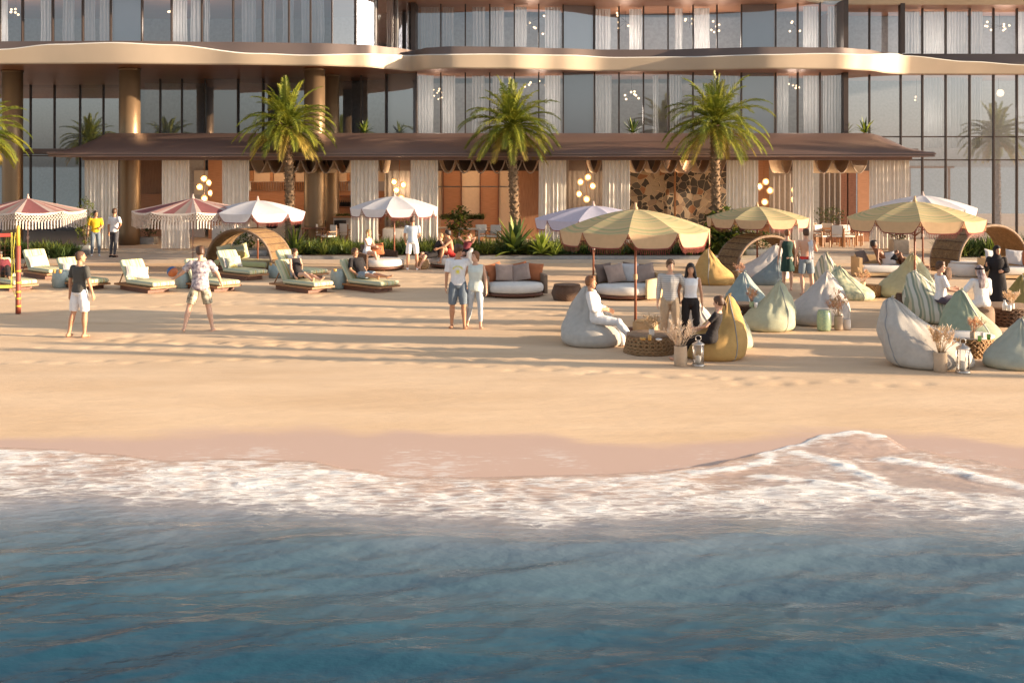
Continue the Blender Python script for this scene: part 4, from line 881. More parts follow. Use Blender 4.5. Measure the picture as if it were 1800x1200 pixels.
# ================================================================ VASES, GRASSES, LANTERNS
def vase(px, py, r, h, label, mat='pot', z=0, flutes=True, yo=None):
    D = DG(py, z); x = X(px, D)
    s = MB(); n = 28; s.loft([[(r*q*(1+(.03 if (j % 2 and flutes) else 0))*math.cos(2*PI*j/n), r*q*(1+(.03 if (j % 2 and flutes) else 0))*math.sin(2*PI*j/n), zz*h) for j in range(n)] for q, zz in ((.85,0),(.95,.02),(1,.5),(.96,.95),(.98,1),(.86,1),(.84,.3))], 0, True, True)
    o = s.build('vase', W[mat], None, (x, D+r, z)); tag(o, label, 'vase'); return (x, D+r, z)
def drygrass(loc, h, w, n, label, mats=('plume', 'plumepale'), seed=0, z0=0):
    rr = random.Random(seed); t = thing('dried_grass', label, 'dried flowers', (loc[0], loc[1], loc[2]+z0))
    st = MB(); pl = [MB(), MB()]
    for i in range(n):
        a = rr.uniform(0, 2*PI); q = rr.random()**.6; dx, dy = math.cos(a)*w*q, math.sin(a)*w*q; H = h*rr.uniform(.55, 1)*(1-.25*q)
        st.tube([(dx*.1, dy*.1, 0), (dx*.5, dy*.5, H*.5), (dx, dy, H*.85)], .004, 4)
        k = i % 2; base = Vector((dx*.75, dy*.75, H*.62)); tip = Vector((dx*1.15, dy*1.15, H*1.05)); d = tip-base
        for j in range(22 if k == 0 else 16):
            f = rr.random(); c = base.lerp(tip, f); rad = (.035 if k == 0 else .055)*(1-f*.6)
            o_ = Vector((rr.gauss(0,1), rr.gauss(0,1), rr.gauss(0,.6)))*rad
            dd = (d.normalized()*.7+o_.normalized()*.5); pl[k].blade(c+o_*.4, dd, .05+.04*rr.random(), .016 if k == 0 else .02, .4, 2)
    st.build('stem', W[mats[0]], t); pl[0].build('plume', W[mats[0]], t); pl[1].build('seed_head', W[mats[1]], t); return t
v = vase(1198, 645, .115, .36, 'tall ribbed tan vase at the front beside a lantern and the yellow bean bag'); drygrass(v, .62, .30, 26, 'full pale dried flowers in the vase by the yellow bean bag', ('plumepale','plumepale'), 1, .28)
v = vase(1657, 655, .115, .34, 'tall tan vase in front of the big grey bean bag'); drygrass(v, .62, .26, 26, 'bushy tan dried flowers before the big grey bean bag', ('plume','plumepale'), 2, .28)
v = vase(1476, 580, .09, .30, 'slim tan vase right of the jade stool'); drygrass(v, .66, .26, 24, 'orange brown dried grasses right of the jade stool', ('plume','plumepink'), 3, .24)
v = vase(1491, 579, .075, .22, 'small white vase beside the slim tan one', 'seat'); 
D6 = DG(602)+.1
v = vase(1146, 590, .05, .12, 'small glass pot on the lattice table near the reclining man', 'seat', .37); drygrass(v, .32, .17, 14, 'golden pampas spray on the lattice table near the reclining man', ('plume','plume'), 4, .09)
v = vase(1712, 595, .05, .12, 'small amber pot on the lattice table with green drinks', 'pot', .41); drygrass(v, .32, .17, 14, 'rosy pampas spray on the table with green drinks', ('plumepink','plume'), 5, .09)
v = vase(1322, 540, .05, .12, 'small green pot on the brown lattice basket table', 'jade', .47); drygrass(v, .34, .12, 12, 'rosy dried spray before the dusty blue bean bag', ('plumepink','plume'), 6, .09)
v = vase(1781, 543, .05, .12, 'small clear pot on the dark woven table', 'seat', .43); drygrass(v, .34, .17, 14, 'pale golden pampas on the dark woven table at the right edge', ('plumepale','plume'), 7, .09)
v = vase(1302, 485, .07, .1, 'low pot inside the honey basket', 'pot', .37); drygrass(v, .34, .2, 12, 'rosy dried spray above the honey basket beside the ochre bean bag', ('plumepink','plumepink'), 8, .06)
v = vase(1518, 502, .07, .1, 'low pot on the orange woven basket table', 'pot', .33); drygrass(v, .42, .22, 14, 'reddish dried grass above the orange basket', ('plumepink','plume'), 9, .06)
v = vase(1252, 443, .02, .03, 'tuft holder', 'pot', .0) if False else None
def lantern(px, py, r, h, label):
    x, y, _ = at(px, py); t = thing('lantern', label, 'lantern', (x, y+r, 0))
    s = MB(); s.lathe([(r*1.1,0),(r*1.15,.02),(r*1.05,.04),(.001,.045)], 24); s.build('base', W['silver'], t)
    s = MB(); s.lathe([(r*.95,.045),(r*1,.06),(r,h*.68),(r*.97,h*.69)], 24, cap=False); s.build('glass', W['lglass'], t)
    s = MB(); s.lathe([(r*1.1,h*.69),(r*1.1,h*.72),(r*.7,h*.77),(r*.35,h*.80),(r*.3,h*.84),(.001,h*.85)], 24)
    s.tube([(.05*math.cos(a), 0, h*.9+.05*math.sin(a)) for a in [i*PI/8 for i in range(17)]], .008, 5)
    for k in range(4): a = PI/4+k*PI/2; s.tube([(r*1.02*math.cos(a), r*1.02*math.sin(a), .04), (r*1.02*math.cos(a), r*1.02*math.sin(a), h*.7)], .007, 5)
    s.build('lid', W['silver'], t)
    s = MB(); s.lathe([(.001,.05),(r*.5,.05),(r*.5,h*.32),(r*.42,h*.335),(.001,h*.33)], 18); s.tube([(0,0,h*.33),(0,0,h*.37)], .004, 4); s.build('candle', W['candle'], t)
lantern(1229, 645, .10, .55, 'glass candle lantern beside the golden yellow bean bag'); lantern(1697, 657, .11, .60, 'silvery candle lantern right of the big grey bean bag')
# drinks
CUP = pbr('green_drink', (.25,.48,.08), .2, spec=.8); CUPW = pbr('white_cup', (.75,.74,.72), .4); CUPY = pbr('amber_cup', (.60,.34,.10), .3)
def cup(px, py, z, label, mat=CUPW, r=.035, h=.10, bottle=False):
    D = DG(py, z); s = MB()
    s.lathe([(r*.8,0),(r,h*.5),(r,h),(r*.88,h),(r*.7,h*.2),(.001,h*.2)] if not bottle else [(r,0),(r,h*.6),(r*.45,h*.8),(r*.4,h),(.001,h)], 16)
    o = s.build('bottle' if bottle else 'cup', mat, None, (X(px, D), D, z)); tag(o, label, 'bottle' if bottle else 'cup')
cup(1722, 600, .41, 'green drink in front of the rosy pampas', CUP); cup(1738, 597, .41, 'rightmost green drink on the lattice table', CUP); cup(1727, 594, .41, 'white cup behind the green drinks')
cup(1142, 598, .37, 'amber cup left of the golden pampas', CUPY); cup(1158, 598, .37, 'small white dish right of the golden pampas', CUPW, .06, .03); cup(1130, 597, .37, 'dark bowl near the reclining man feet', CUPY, .06, .04)
cup(1329, 541, .47, 'white candle cup by the dusty blue bean bag', CUPW, .04, .12); cup(1766, 545, .43, 'clear white bottle left of the pale pampas', CUPW, .05, .22, True); cup(1774, 546, .43, 'short white jar on the dark woven table', CUPW, .05, .12)
cup(476, 467, .43, 'left yellow cup on the back drum table', CUPY, .04, .09); cup(485, 467, .43, 'right yellow cup on the back drum table', CUPY, .04, .09); cup(589, 477, .57, 'orange fruit cup on the drum table between two loungers', CUPY, .05, .07)
cup(96, 480, .53, 'left cup on the far left drum table', CUPY, .045, .1); cup(106, 480, .53, 'right cup on the far left drum table', CUPY, .045, .1)
# ================================================================ DAYBEDS
def daybed(px, py, w, label, rot=0, back='wicktaupe', frame='teakdark', front_end=False, square=False, arc=(10, 170)):
    x, y, _ = at(px, py); r = w/2; t = thing('daybed', label, 'daybed', (x, y+r*.9, 0), rot, 'low round daybeds on the sand')
    s = MB(); s.lathe([(r*.95,.05),(r*.97,.10),(r*.9,.12)], 40, ell=.85); 
    for a in (-2.4,-.75,.6,2.5): s.box(r*.85*math.cos(a)-.02, r*.85*math.cos(a)+.02, r*.72*math.sin(a)-.02, r*.72*math.sin(a)+.02, 0, .06)
    s.build('base', W[frame], t)
    s = MB(); s.lathe([(r*.90,.13),(r*.955,.16),(r*.97,.24),(r*.96,.31),(r*.90,.36),(r*.7,.375),(.001,.38)], 44, ell=.86); s.build('seat_cushion', W['seat'], t)
    s = MB(); a0, a1 = R(arc[0]), R(arc[1]); th = .09
    def bk(u, v, off):
        a = a0+(a1-a0)*u; rr = r*1.0+off; e = math.sin(PI*u); hh = .56+.10*e
        return (rr*math.cos(a), rr*.86*math.sin(a), .06+(hh-.06)*v)
    s.grid(lambda u, v: bk(u, v, 0), 30, 3); s.grid(lambda u, v: bk(1-u, v, th), 30, 3); s.grid(lambda u, v: bk(u, 1, th*v), 30, 1)
    s.grid(lambda u, v: bk(0, v, th*(1-u)), 1, 2); s.grid(lambda u, v: bk(1, v, th*u), 1, 2); s.build('backrest', W[back], t)
    return t, (x, y+r*.9)
OR = pbr('burnt_orange_cushion', (.42,.14,.055), .9, var=.06); TP = pbr('taupe_cushion', (.34,.25,.21), .9, var=.08); DB = pbr('dark_taupe_cushion', (.17,.12,.10), .9, var=.08); PG = pbr('pale_grey_cushion', (.52,.50,.50), .9, var=.05)
t, (bx, by) = daybed(905, 526, 1.62, 'round white daybed with taupe back and rust and grey cushions behind the strolling couple', arc=(5,212))
for dx, dy, m, lb, ww, tl in ((-.55,.42,OR,'rust cushion at the left end','.5',70),(-.28,.30,TP,'pale taupe cushion','.5',66),(.10,.58,OR,'rust cushion in the middle back','.5',76),(.16,.34,TP,'large taupe cushion in the middle','.5',66),(.52,.46,OR,'rust cushion at the right end','.5',74)):
    pillow(bx+dx, by+dy, .62, .50, .46, .17, dx*-.7, R(tl), m, lb+' of the daybed behind the strolling couple', 'cushion', 'cushions on the round white daybed')
t, (bx, by) = daybed(1108, 530, 1.75, 'round white daybed with honey coloured right side behind the yellow parasol pole', back='sandw', arc=(-62,172))
for dx, dy, m, lb, tl in ((-.58,.44,DB,'dark brown cushion at the left end',72),(-.30,.28,TP,'grey taupe cushion',66),(.08,.48,PG,'pale grey cushion',72),(.20,.60,DB,'dark cushion at the back',76),(.50,.36,TP,'warm tan cushion at the right',66)):
    pillow(bx+dx, by+dy, .64, .54, .48, .17, dx*-.7, R(tl), m, lb+' of the daybed behind the yellow parasol pole', 'cushion', 'cushions on the honey-sided daybed')
t, (bx, by) = daybed(668, 477, 1.70, 'brown woven daybed with white seat facing away, girl sitting on its arm', rot=R(62), back='wickdark', arc=(0,180))
pillow(bx-.55, by-.1, .66, .5, .4, .16, R(70), R(70), DB, 'dark brown cushion on the woven daybed under the white parasol', 'cushion')
pillow(bx-.25, by+.3, .66, .5, .4, .16, R(20), R(70), OR, 'rust cushion on the woven daybed under the white parasol', 'cushion')
t, (bx, by) = daybed(788, 473, 1.65, 'white daybed seating the woman in black dress and the man in red shorts', rot=R(-58), back='seat', arc=(20,110))
def boxsofa(px, py, w, label, mat='sandw', rot=0):
    x, y, _ = at(px, py); t = thing('sofa', label, 'sofa', (x, y+.45, 0), rot)
    s = MB(); s.box(-w/2, -w/2+.10, -.45, .45, .03, .62); s.box(w/2-.10, w/2, -.45, .45, .03, .62); s.box(-w/2+.101, w/2-.101, .36, .45, .03, .66); s.box(-w/2+.101, w/2-.101, -.44, .359, .05, .14); s.build('frame', W[mat], t)
    s = MB(); s.rbox(-w/2+.11, w/2-.11, -.46, .35, .145, .38, .06); s.build('seat_cushion', W['seat'], t); return t, (x, y+.45)
t, (bx, by) = boxsofa(1555, 488, 1.6, 'tan panelled sofa with a man reclining between the parasols at the right')
pillow(bx-.55, by+.1, .62, .45, .42, .16, R(25), R(65), DB, 'dark brown cushion at the left end of the tan sofa', 'cushion'); pillow(bx+.22, by-.15, .58, .4, .4, .16, R(-20), R(75), PG, 'pale grey cushion standing on the tan sofa', 'cushion')
t, (bx, by) = boxsofa(1788, 492, 1.75, 'tan panelled sofa behind the woman in the black abaya'); 
pillow(bx-.55, by+.1, .66, .5, .45, .16, R(15), R(70), PG, 'pale grey cushion left of the woman in the abaya', 'cushion'); pillow(bx+.15, by+.1, .66, .5, .45, .16, R(-5), R(70), PG, 'pale grey cushion right of the woman in the abaya', 'cushion'); pillow(bx+.55, by+.05, .66, .5, .45, .16, R(-20), R(70), OR, 'tan cushion at the right end of the sofa behind the abaya', 'cushion')
drum(1709, 488, .55, .44, W['seat'], 'round white ottoman in front of the right-hand wicker pod', 'ottoman', 'ottoman', prof=[(.8,0),(.9,.04),(.97,.2),(1,.5),(.93,.85),(.75,.98),(.6,1)])
# ================================================================ WICKER PODS
def pod(px, py, r, label, rot=0, width=1.0, lining=W['mattress'], seat=True):
    x, y, _ = at(px, py); t = thing('wicker_pod', label, 'wicker daybed', (x, y+.5, 0), rot, 'arched wicker pod daybeds')
    a0, a1 = R(-16), R(196); zc = r*.26
    s = MB(); n = 40; th = .07
    def P(a, yy, rr): fl = 1+.05*abs(yy/width*2)**2; return (rr*fl*math.cos(a), yy, max(0.02, zc+rr*.80*math.sin(a)))
    s.grid(lambda u, v: P(a0+(a1-a0)*u, -width/2+width*v, r), n, 8); s.grid(lambda u, v: P(a0+(a1-a0)*(1-u), -width/2+width*v, r-th), n, 8)
    for yy, fl in ((-width/2, 0), (width/2, 1)): s.grid(lambda u, v: P(a0+(a1-a0)*(u if fl else 1-u), yy, r-th+th*v), n, 1)
    s.build('arched_shell', W['wicker'], t)
    for yy in (-width/2, width/2):
        s = MB(); s.tube([P(a0+(a1-a0)*i/36, yy*1.01, r-th/2) for i in range(37)], .045, 8); s.build('rim', W['wicktaupe'], t)
    s = MB()
    for k in range(15): a = a0+(a1-a0)*(k+.5)/15; s.tube([P(a, -width/2+width*i/6, r+.012) for i in range(7)], .012, 5)
    s.build('rib', W['wickdark'], t)
    if seat:
        s = MB(); s.rbox(-r*.85, r*.85, -width*.48, width*.48, .16, .36, .06); s.build('mattress', W['mattress'], t)
        s = MB(); s.box(-r*.88, r*.88, -width*.45, width*.45, .04, .15); s.build('base', W['teakdark'], t)
    return t, x, y+.5
t, bx, by = pod(431, 478, 1.34, 'arched wicker pod with green striped mattress at the left, behind the loungers', R(-27), 1.0)
pillow(bx-.75, by-.1, .62, .5, .5, .18, R(40), R(75), W['mattress'], 'large yellow green striped cushion at the left inside the left pod', 'cushion', 'striped cushions in the left pod'); pillow(bx-.35, by+.2, .62, .55, .5, .18, R(10), R(72), W['mattress'], 'second yellow green striped cushion inside the left pod', 'cushion', 'striped cushions in the left pod')
pod(1340, 487, 1.25, 'arched wicker pod below the tan parasol, white bean bag inside', R(28), 1.0, seat=False)
pod(1732, 481, 1.52, 'large arched wicker pod at the right behind the seated group', R(26), 1.15, seat=False)
# ================================================================ VOLLEYBALL NET
def volley():
    x, y, _ = at(32, 551); k = y/F; t = thing('volleyball_net', 'red and yellow volleyball net post with its net running out at the left', 'volleyball net', (x, y, 0))
    YP = pbr('yellow_post_paint', (.62,.40,.05), .6); RP = pbr('red_post_paint', (.27,.06,.035), .6); NT = pbr('yellow_tape', (.80,.70,.12), .7); RT = pbr('red_tape', (.62,.08,.06), .7)
    s = MB(); s.lathe([(.062,0),(.062,.33),(.058,.34),(.058,1.62),(.048,1.63)], 18); s.build('post', RP, t)
    s = MB(); s.lathe([(.045,1.62),(.04,2.1),(.03,2.11),(.001,2.11)], 16); s.build('post_top', YP, t)
    s = MB()
    for z in (.16,.34,.50,.72,1.0): s.lathe([(.0645,z),(.0645,z+.045)], 18)
    s.build('rope_binding', YP, t)
    z1, z2 = 1.85, .62; s = MB(); s.box(-3.6, -.14, -.01, .01, z1, z1+.08); s.build('top_tape', RT, t, rotz=R(12)); s = MB(); s.box(-3.6, -.14, -.01, .01, z2, z2+.07); s.box(-.16, -.13, -.012, .012, z2, z1+.1); s.build('edge_tape', NT, t, rotz=R(12))
    s = MB()
    for i in range(34): s.box(-3.6+i*.1, -3.597+i*.1, -.002, .002, z2, z1)
    for i in range(12): s.box(-3.6, -.15, -.0025, .0025, z2+i*.1, z2+i*.1+.003)
    s.build('net', W['teakdark'], t, rotz=R(12))
    s = MB(); s.tube([(-.14,-.02,z1+.05),(-.08,-.01,z1-.1),(-.05,0,1.9)], .006, 4); s.tube([(-.14,-.03,z2+.03),(-.1,-.02,z2-.1),(-.03,-.07,.42)], .008, 4); s.tube([(-.05,-.05,1.95),(-.09,-.05,1.5),(-.06,-.06,.9)], .006, 4); s.build('rope', NT, t)
volley()
# ================================================================ RESTAURANT FURNITURE
def chair(px, py, z, rot, label, mat='teak', sc_=1.0):
    D = DG(py, z); t = thing('dining_chair', label, 'chair', (X(px, D), D, z), rot, 'wooden dining chairs in the restaurant'); 
    s = MB(); s.rbox(-.24,.24,-.24,.24,.40,.47,.03); s.build('seat', W['seat'], t)
    s = MB(); s.rbox(-.24,.24,.18,.24,.50,.88,.03); s.build('backrest', W['seat'], t)
    for a, b in ((-.22,-.22),(.22,-.22),(-.22,.22),(.22,.22)):
        s = MB(); s.box(a-.02,a+.02,b-.02,b+.02,0,.40 if b < 0 else .86); s.build('leg', W[mat], t)
    s = MB(); s.box(-.27,-.23,-.22,.22,.60,.64); s.box(.23,.27,-.22,.22,.60,.64); s.box(-.27,-.23,-.23,-.19,.41,.60); s.box(.23,.27,-.23,-.19,.41,.60); s.build('armrest', W[mat], t); return t
def table(px, py, z, label, w=.8, h=.74, mat='teak'):
    D = DG(py, z); t = thing('dining_table', label, 'table', (X(px, D), D, z), 0, 'dining tables in the restaurant')
    s = MB(); s.box(-w/2, w/2, -.35, .35, h-.04, h); s.build('tabletop', W[mat], t)
    for a, b in ((-1,-1),(1,-1),(-1,1),(1,1)): s = MB(); s.box(a*(w/2-.05)-.025, a*(w/2-.05)+.025, b*.3-.025, b*.3+.025, 0, h-.041); s.build('leg', W[mat], t)
for px, py, rot, lb in ((578,434,-.9,'chair beside the second lit column'),(568,431,1.2,'chair half behind the second lit column'),(848,433,.3,'chair right of the white table by the middle palm'),(868,434,-.4,'dark curved chair left of the big agave'),(610,430,2.6,'chair at the left of the second curtain'),(655,432,.8,'chair before the curtain under the white parasol'),
    (1445,434,.6,'left chair of the right dining corner'),(1452,430,-.5,'pale-backed chair turned sideways in the right dining corner'),(1471,434,2.9,'third chair of the right dining corner'),(1489,434,.2,'fourth chair of the right dining corner'),(1503,431,-.8,'rightmost chair of the right dining corner'),(1436,428,2.0,'farthest chair of the right dining corner')): chair(px, py, .25, rot, 'wooden chair with pale pads, '+lb)
for px, py, lb, w, m in ((552,432,'brown table before the second lit column',.9,'teakdark'),(640,430,'pale table between the curtain and the wooden planter',.9,'counter'),(825,433,'white table behind the seated couple',.9,'counter'),(862,431,'wooden table left of the big agave',1.0,'teak'),(1462,433,'low wooden table in the right dining corner',.9,'teak'),(1492,432,'second wooden table of the right dining corner',.9,'teak'),(770,431,'pale table by the curtain behind the woman in black',.8,'counter')): table(px, py, .25, lb, w, .74, m)
def counter(px0, px1, d, h, label, name='bar_counter'):
    x0, x1 = X(px0, d), X(px1, d); t = thing(name, label, 'bar', ((x0+x1)/2, d, .25)); w = (x1-x0)/2
    s = MB(); s.box(-w, w, 0, .5, 0, h-.05); s.build('front', W['counter'], t); s = MB(); s.box(-w-.05, w+.05, -.08, .55, h-.049, h); s.build('top', W['teak'], t)
    return t
counter(425, 536, 49, 1.1, 'long pale bar counter with wooden top behind the small white parasol'); counter(586, 632, 48.5, 1.1, 'short bar counter right of the second lit column')
for i, px in enumerate((478, 519, 598, 562)):
    D = 48.2; t = thing('bar_stool', 'black bar stool, %s from the left at the bar' % ORD[i] if px != 562 else 'black bar stool hidden behind the second lit column', 'bar stool', (X(px, D), D, .25), 0, 'black bar stools')
    s = MB(); s.lathe([(.001,.62),(.18,.62),(.24,.68),(.26,.95),(.24,.95),(.2,.70),(.001,.69)], 20); s.build('seat', CL['black'], t); s = MB(); s.lathe([(.2,0),(.2,.02),(.025,.04),(.02,.62)], 16); s.build('pedestal', W['mullion'], t)
rr = random.Random(4)
for i in range(22):
    px = 440+i*4.2; m = rr.choice([CUPW, CUPY, CUPW]); D = 49.25; s = MB(); r = .04; h = rr.uniform(.16,.30)
    s.lathe([(r,0),(r,h*.6),(r*.4,h*.8),(r*.4,h),(.001,h)], 10); o = s.build('bottle', m, None, (X(px, D), D, 1.352)); tag(o, 'small bottle or glass standing on the long pale bar top', 'bottle', 'bottles along the long pale bar')
for i in range(8):
    px = 593+i*3.4; D = 51.8; s = MB(); r = .045; h = .28; s.lathe([(r,0),(r,h*.6),(r*.4,h*.8),(r*.4,h),(.001,h)], 10); o = s.build('bottle', CL['black'], None, (X(px, D), D, 1.662)); tag(o, 'dark bottle on the small back shelf right of the second column', 'bottle', 'dark bottles on the back shelf')
# ================================================================ PLANTS
def frondmesh(rr, L, droop, mb, mi, a, el, p0, nl=34):
    # pinnate palm frond: rachis curve plus leaflets
    d = Vector((math.cos(a)*math.cos(el), math.sin(a)*math.cos(el), math.sin(el))); p = Vector(p0); pts = [p.copy()]; n = 14; ds = [d.copy()]
    for i in range(n):
        p = p+d*L/n; d = (d+Vector((0,0,-droop/n*(.4+1.5*i/n)))).normalized(); pts.append(p.copy()); ds.append(d.copy())
    mb.tube(pts[::2], [.022*(1-.8*i/(len(pts[::2])-1)) for i in range(len(pts[::2]))], 4, mi)
    for k in range(nl):
        t = .16+.84*k/(nl-1); f = t*n; i = min(int(f), n-1); q = pts[i].lerp(pts[i+1], f-i); dd = ds[i]
        side = dd.cross(Vector((0,0,1))); side = side.normalized() if side.length > .05 else Vector((1,0,0)); up = side.cross(dd)
        ll = .40*L*.42*math.sin(PI*min(1, .12+t*.86))**.6+.08
        for sg in (1, -1):
            dr = (side*sg*(.85-.3*t)+dd*(.55+.5*t)+up*rr.uniform(.05,.35)).normalized(); w = .024*rr.uniform(.8,1.2)
            w2 = dd*w; m1 = q+dr*ll*.5+Vector((0,0,.0)); e = q+dr*ll+Vector((0,0,-ll*rr.uniform(.10,.40)))
            mb.add([tuple(q-w2*.6), tuple(q+w2*.6), tuple(m1+w2), tuple(m1-w2), tuple(e)], [(0,1,2,3),(3,2,4)], mi, False)
def palm(px, py, H, label, seed, cr=1.0, rot=0, z=0, d=None):
    D = d or DG(py, z); x = X(px, D); rr = random.Random(seed); t = thing('palm_tree', label, 'palm tree', (x, D, z), rot, 'date palms in front of the hotel')
    s = MB(); n = 26
    bend = lambda q: (.10*math.sin(q*2.2+seed), 0)
    s.tube([(bend(i/n)[0], 0, H*i/n) for i in range(n+1)], [.21-.05*min(1, i/n*3)+.05*max(0, (i/n-.82)/.18)+(.0) for i in range(n+1)], 16)
    # cut leaf bases spiralling up the trunk
    for k in range(int(H*34)):
        q = k/(H*34); a = k*2.39996; b = bend(q)[0]; r = .165 if q > .1 else .20-.03*q*10; zz = H*q
        c = Vector((b+r*math.cos(a), r*math.sin(a), zz)); o = Vector((math.cos(a), math.sin(a), .9)).normalized(); sd = Vector((-math.sin(a), math.cos(a), 0))
        s.add([tuple(c-sd*.055), tuple(c+sd*.055), tuple(c+o*.075+sd*.03), tuple(c+o*.075-sd*.03), tuple(c+Vector((0,0,.1)))], [(0,1,2,3),(3,2,4),(0,3,4),(1,4,2)], 0, False)
    s.build('trunk', W['trunk'], t)
    s = MB(); top = (bend(1)[0], 0, H+.05); nf = 54+(seed*7)%15
    for k in range(nf):
        f = k/nf; a = k*2.39996+rr.uniform(-.2,.2); el = R(86-122*f**.85+rr.uniform(-8,8)); L = cr*(1.75+.35*math.sin(PI*f))*rr.uniform(.88,1.1)
        frondmesh(rr, L, .9+.75*(1-abs(2*f-.9)), s, (1 if f > .84 and rr.random() < .75 else 0), a, el, top)
    s.build('crown', [W['leaf'], W['leafold']], t)
    s = MB()
    for k in range(3):
        a = k*2.1+seed; b = Vector(top)
        for j in range(60): s.blade(b+Vector((math.cos(a)*.28+rr.gauss(0,.05), math.sin(a)*.28+rr.gauss(0,.05), -.2-rr.random()*.35)), (rr.gauss(0,1), rr.gauss(0,1), -1), .06, .03, 0, 1)
    s.build('date_cluster', W['date'], t); return t
p1 = palm(505, 0, 4.80, 'date palm at left centre, trunk rising behind the small white parasol', 1, 1.0, 0, .2, 43.4)
p2 = palm(903, 0, 4.75, 'middle date palm rising from the agave bed', 2, 1.0, 0, .2, 43.2)
p3 = palm(1262, 0, 4.85, 'right-hand date palm in front of the stone wall', 3, 1.08, 0, .2, 42.6)
p4 = palm(-36, 0, 4.55, 'date palm at the left edge, only its right fronds in view', 4, .92, 0, .1, 41.6)
for i, (px, d_, src, lb) in enumerate(((2075,42.5,p1,'date palm just beyond the right edge, seen mirrored in the glass'),(-330,43,p2,'date palm beyond the left edge, seen mirrored in the glass'))):
    copy_tree(src, None, (X(px, d_), d_, .1), 1.3+i, lb)
def tuft(px, d, z, n, L, w, mat, label, seed, name='grass_tuft', cat='grass tuft', grp=None, spread=.5, droop=.7, loc=None):
    rr = random.Random(seed); s = MB()
    for i in range(n):
        a = rr.uniform(0, 2*PI); el = rr.uniform(.35, 1.5); 
        s.blade((rr.gauss(0,.05)*spread, rr.gauss(0,.05)*spread, 0), (math.cos(a)*math.cos(el), math.sin(a)*math.cos(el), math.sin(el)), L*rr.uniform(.6,1.1), w*rr.uniform(.7,1.2), droop*rr.uniform(.6,1.5), 4)
    o = s.build(name, mat, None, loc or (X(px, d), d, z)); tag(o, label, cat, grp); return o
rr = random.Random(21); gr = 'strappy grass tufts in the planting bed'
protos = [tuft(520+i*30, 42.3, .23, 70, .55, .022, W['leafg'] if i % 2 else W['leafl'], 'x', i+60, grp=gr) for i in range(4)]
N_T = 58; used = set()
for i in range(N_T):
    px = 506+785*(i+.5)/N_T+rr.uniform(-4, 4); d = rr.uniform(42.0, 42.9) if i % 3 else rr.uniform(43, 44.2)
    near = [(505,'left palm'),(600,'lounger row'),(693,'white parasol pole'),(800,'seated couple'),(903,'middle palm'),(1043,'lavender parasol pole'),(1117,'yellow parasol pole'),(1180,'standing couple'),(1262,'right-hand palm')]
    nm = min(near, key=lambda q: abs(q[0]-px))[1]
    lb = ('%s grass tuft from the left in the long bed, near the %s' % (ORD[i], nm)) if i < 30 else ('%s grass tuft from the right in the long bed, near the %s' % (ORD[N_T-1-i], nm))
    if i < 4: o = protos[i]; o.location = (X(px, d), d, .23)
    else: o = copy_tree(protos[rr.randrange(4)], None, (X(px, d), d, .23), rr.uniform(0, 6))
    o.scale = (rr.uniform(.85, 1.35),)*3; o['label'] = lb
# low ground cover filling the beds (uncountable)
def cover(name, x0, x1, y0, y1, z, n, hgt, mats, label, seed):
    rr = random.Random(seed); s = MB()
    for i in range(n):
        x = rr.uniform(x0, x1); y = rr.uniform(y0, y1); a = rr.uniform(0, 2*PI); el = rr.uniform(.4, 1.4); k = 1 if noise.noise(Vector((x*1.5, y*1.5, seed))) > .1 else 0
        hh = hgt*(1+.5*noise.noise(Vector((x*.8, y, 3))))
        s.blade((x, y, z+rr.uniform(0, hh*.35)), (math.cos(a)*math.cos(el), math.sin(a)*math.cos(el), math.sin(el)), hh*rr.uniform(.5,1), .035, .8, 2, k)
    o = s.build(name, mats); tag(o, label, 'ground cover', None, 'stuff'); return o
cover('ground_cover', X(505,43), X(1290,43), 42.0, 44.4, .24, 12000, .50, [W['leafd'], W['leafg']], 'low dark green ground cover filling the long planting bed', 5)
cover('hedge_grass', X(-60,42), X(112,42), 41.9, 43.6, .1, 3500, .62, [W['leafd'], W['leafg']], 'low hedge behind the far left loungers', 6)
cover('pod_hedge', X(1660,43), X(1830,43), 42.5, 44, .1, 2600, .8, [W['leafd'], W['leafl']], 'dark green planting behind the right-hand wicker pod', 8)
def agave(px, d, z, n, L, w, label, seed, mat='leafd', grp='broad-leaved agave-like plants'):
    rr = random.Random(seed); t = thing('agave', label, 'agave', (X(px, d), d, z), 0, grp); s = MB()
    for i in range(n):
        a = i*2.39996; el = R(85-78*(i/n)); s.blade((0,0,.02), (math.cos(a)*math.cos(el), math.sin(a)*math.cos(el), math.sin(el)), L*rr.uniform(.8,1.05), w, .55, 6, 1 if rr.random() < .3 else 0)
    s.build('leaf_rosette', [W[mat], W['leafl']], t); s = MB(); s.lathe([(.06,0),(.05,.08),(.001,.1)], 8); s.build('stem', W['trunk'], t); return t
agave(905, 42.3, .3, 42, 1.40, .20, 'biggest broad-leaved agave at the foot of the middle palm', 1)
agave(951, 42.1, .25, 32, .95, .16, 'bright smaller agave right of the middle palm', 2, 'leafl')
agave(517, 42.2, .25, 50, 1.15, .10, 'spiky green agave at the foot of the left palm', 3)
agave(1298, 42.9, .25, 30, .8, .14, 'spiky plant right of the right-hand palm, before the curtain', 4)
agave(1762, 43.5, .5, 26, .8, .10, 'dark agave behind the right-hand wicker pod', 5)
agave(1112, 49.25, 4.9, 26, .8, .09, 'leaf rosette standing in for a palm top mirrored between the middle and right-hand palms', 6); agave(1520, 49.2, 4.9, 24, .8, .09, 'leaf rosette standing in for a palm top mirrored near the right end of the canopy', 7); agave(640, 49.2, 4.9, 24, .7, .10, 'leaf rosette standing in for a palm top mirrored right of the left palm', 8)  # solid leaves shaped as the palm tops mirrored in the upper glass
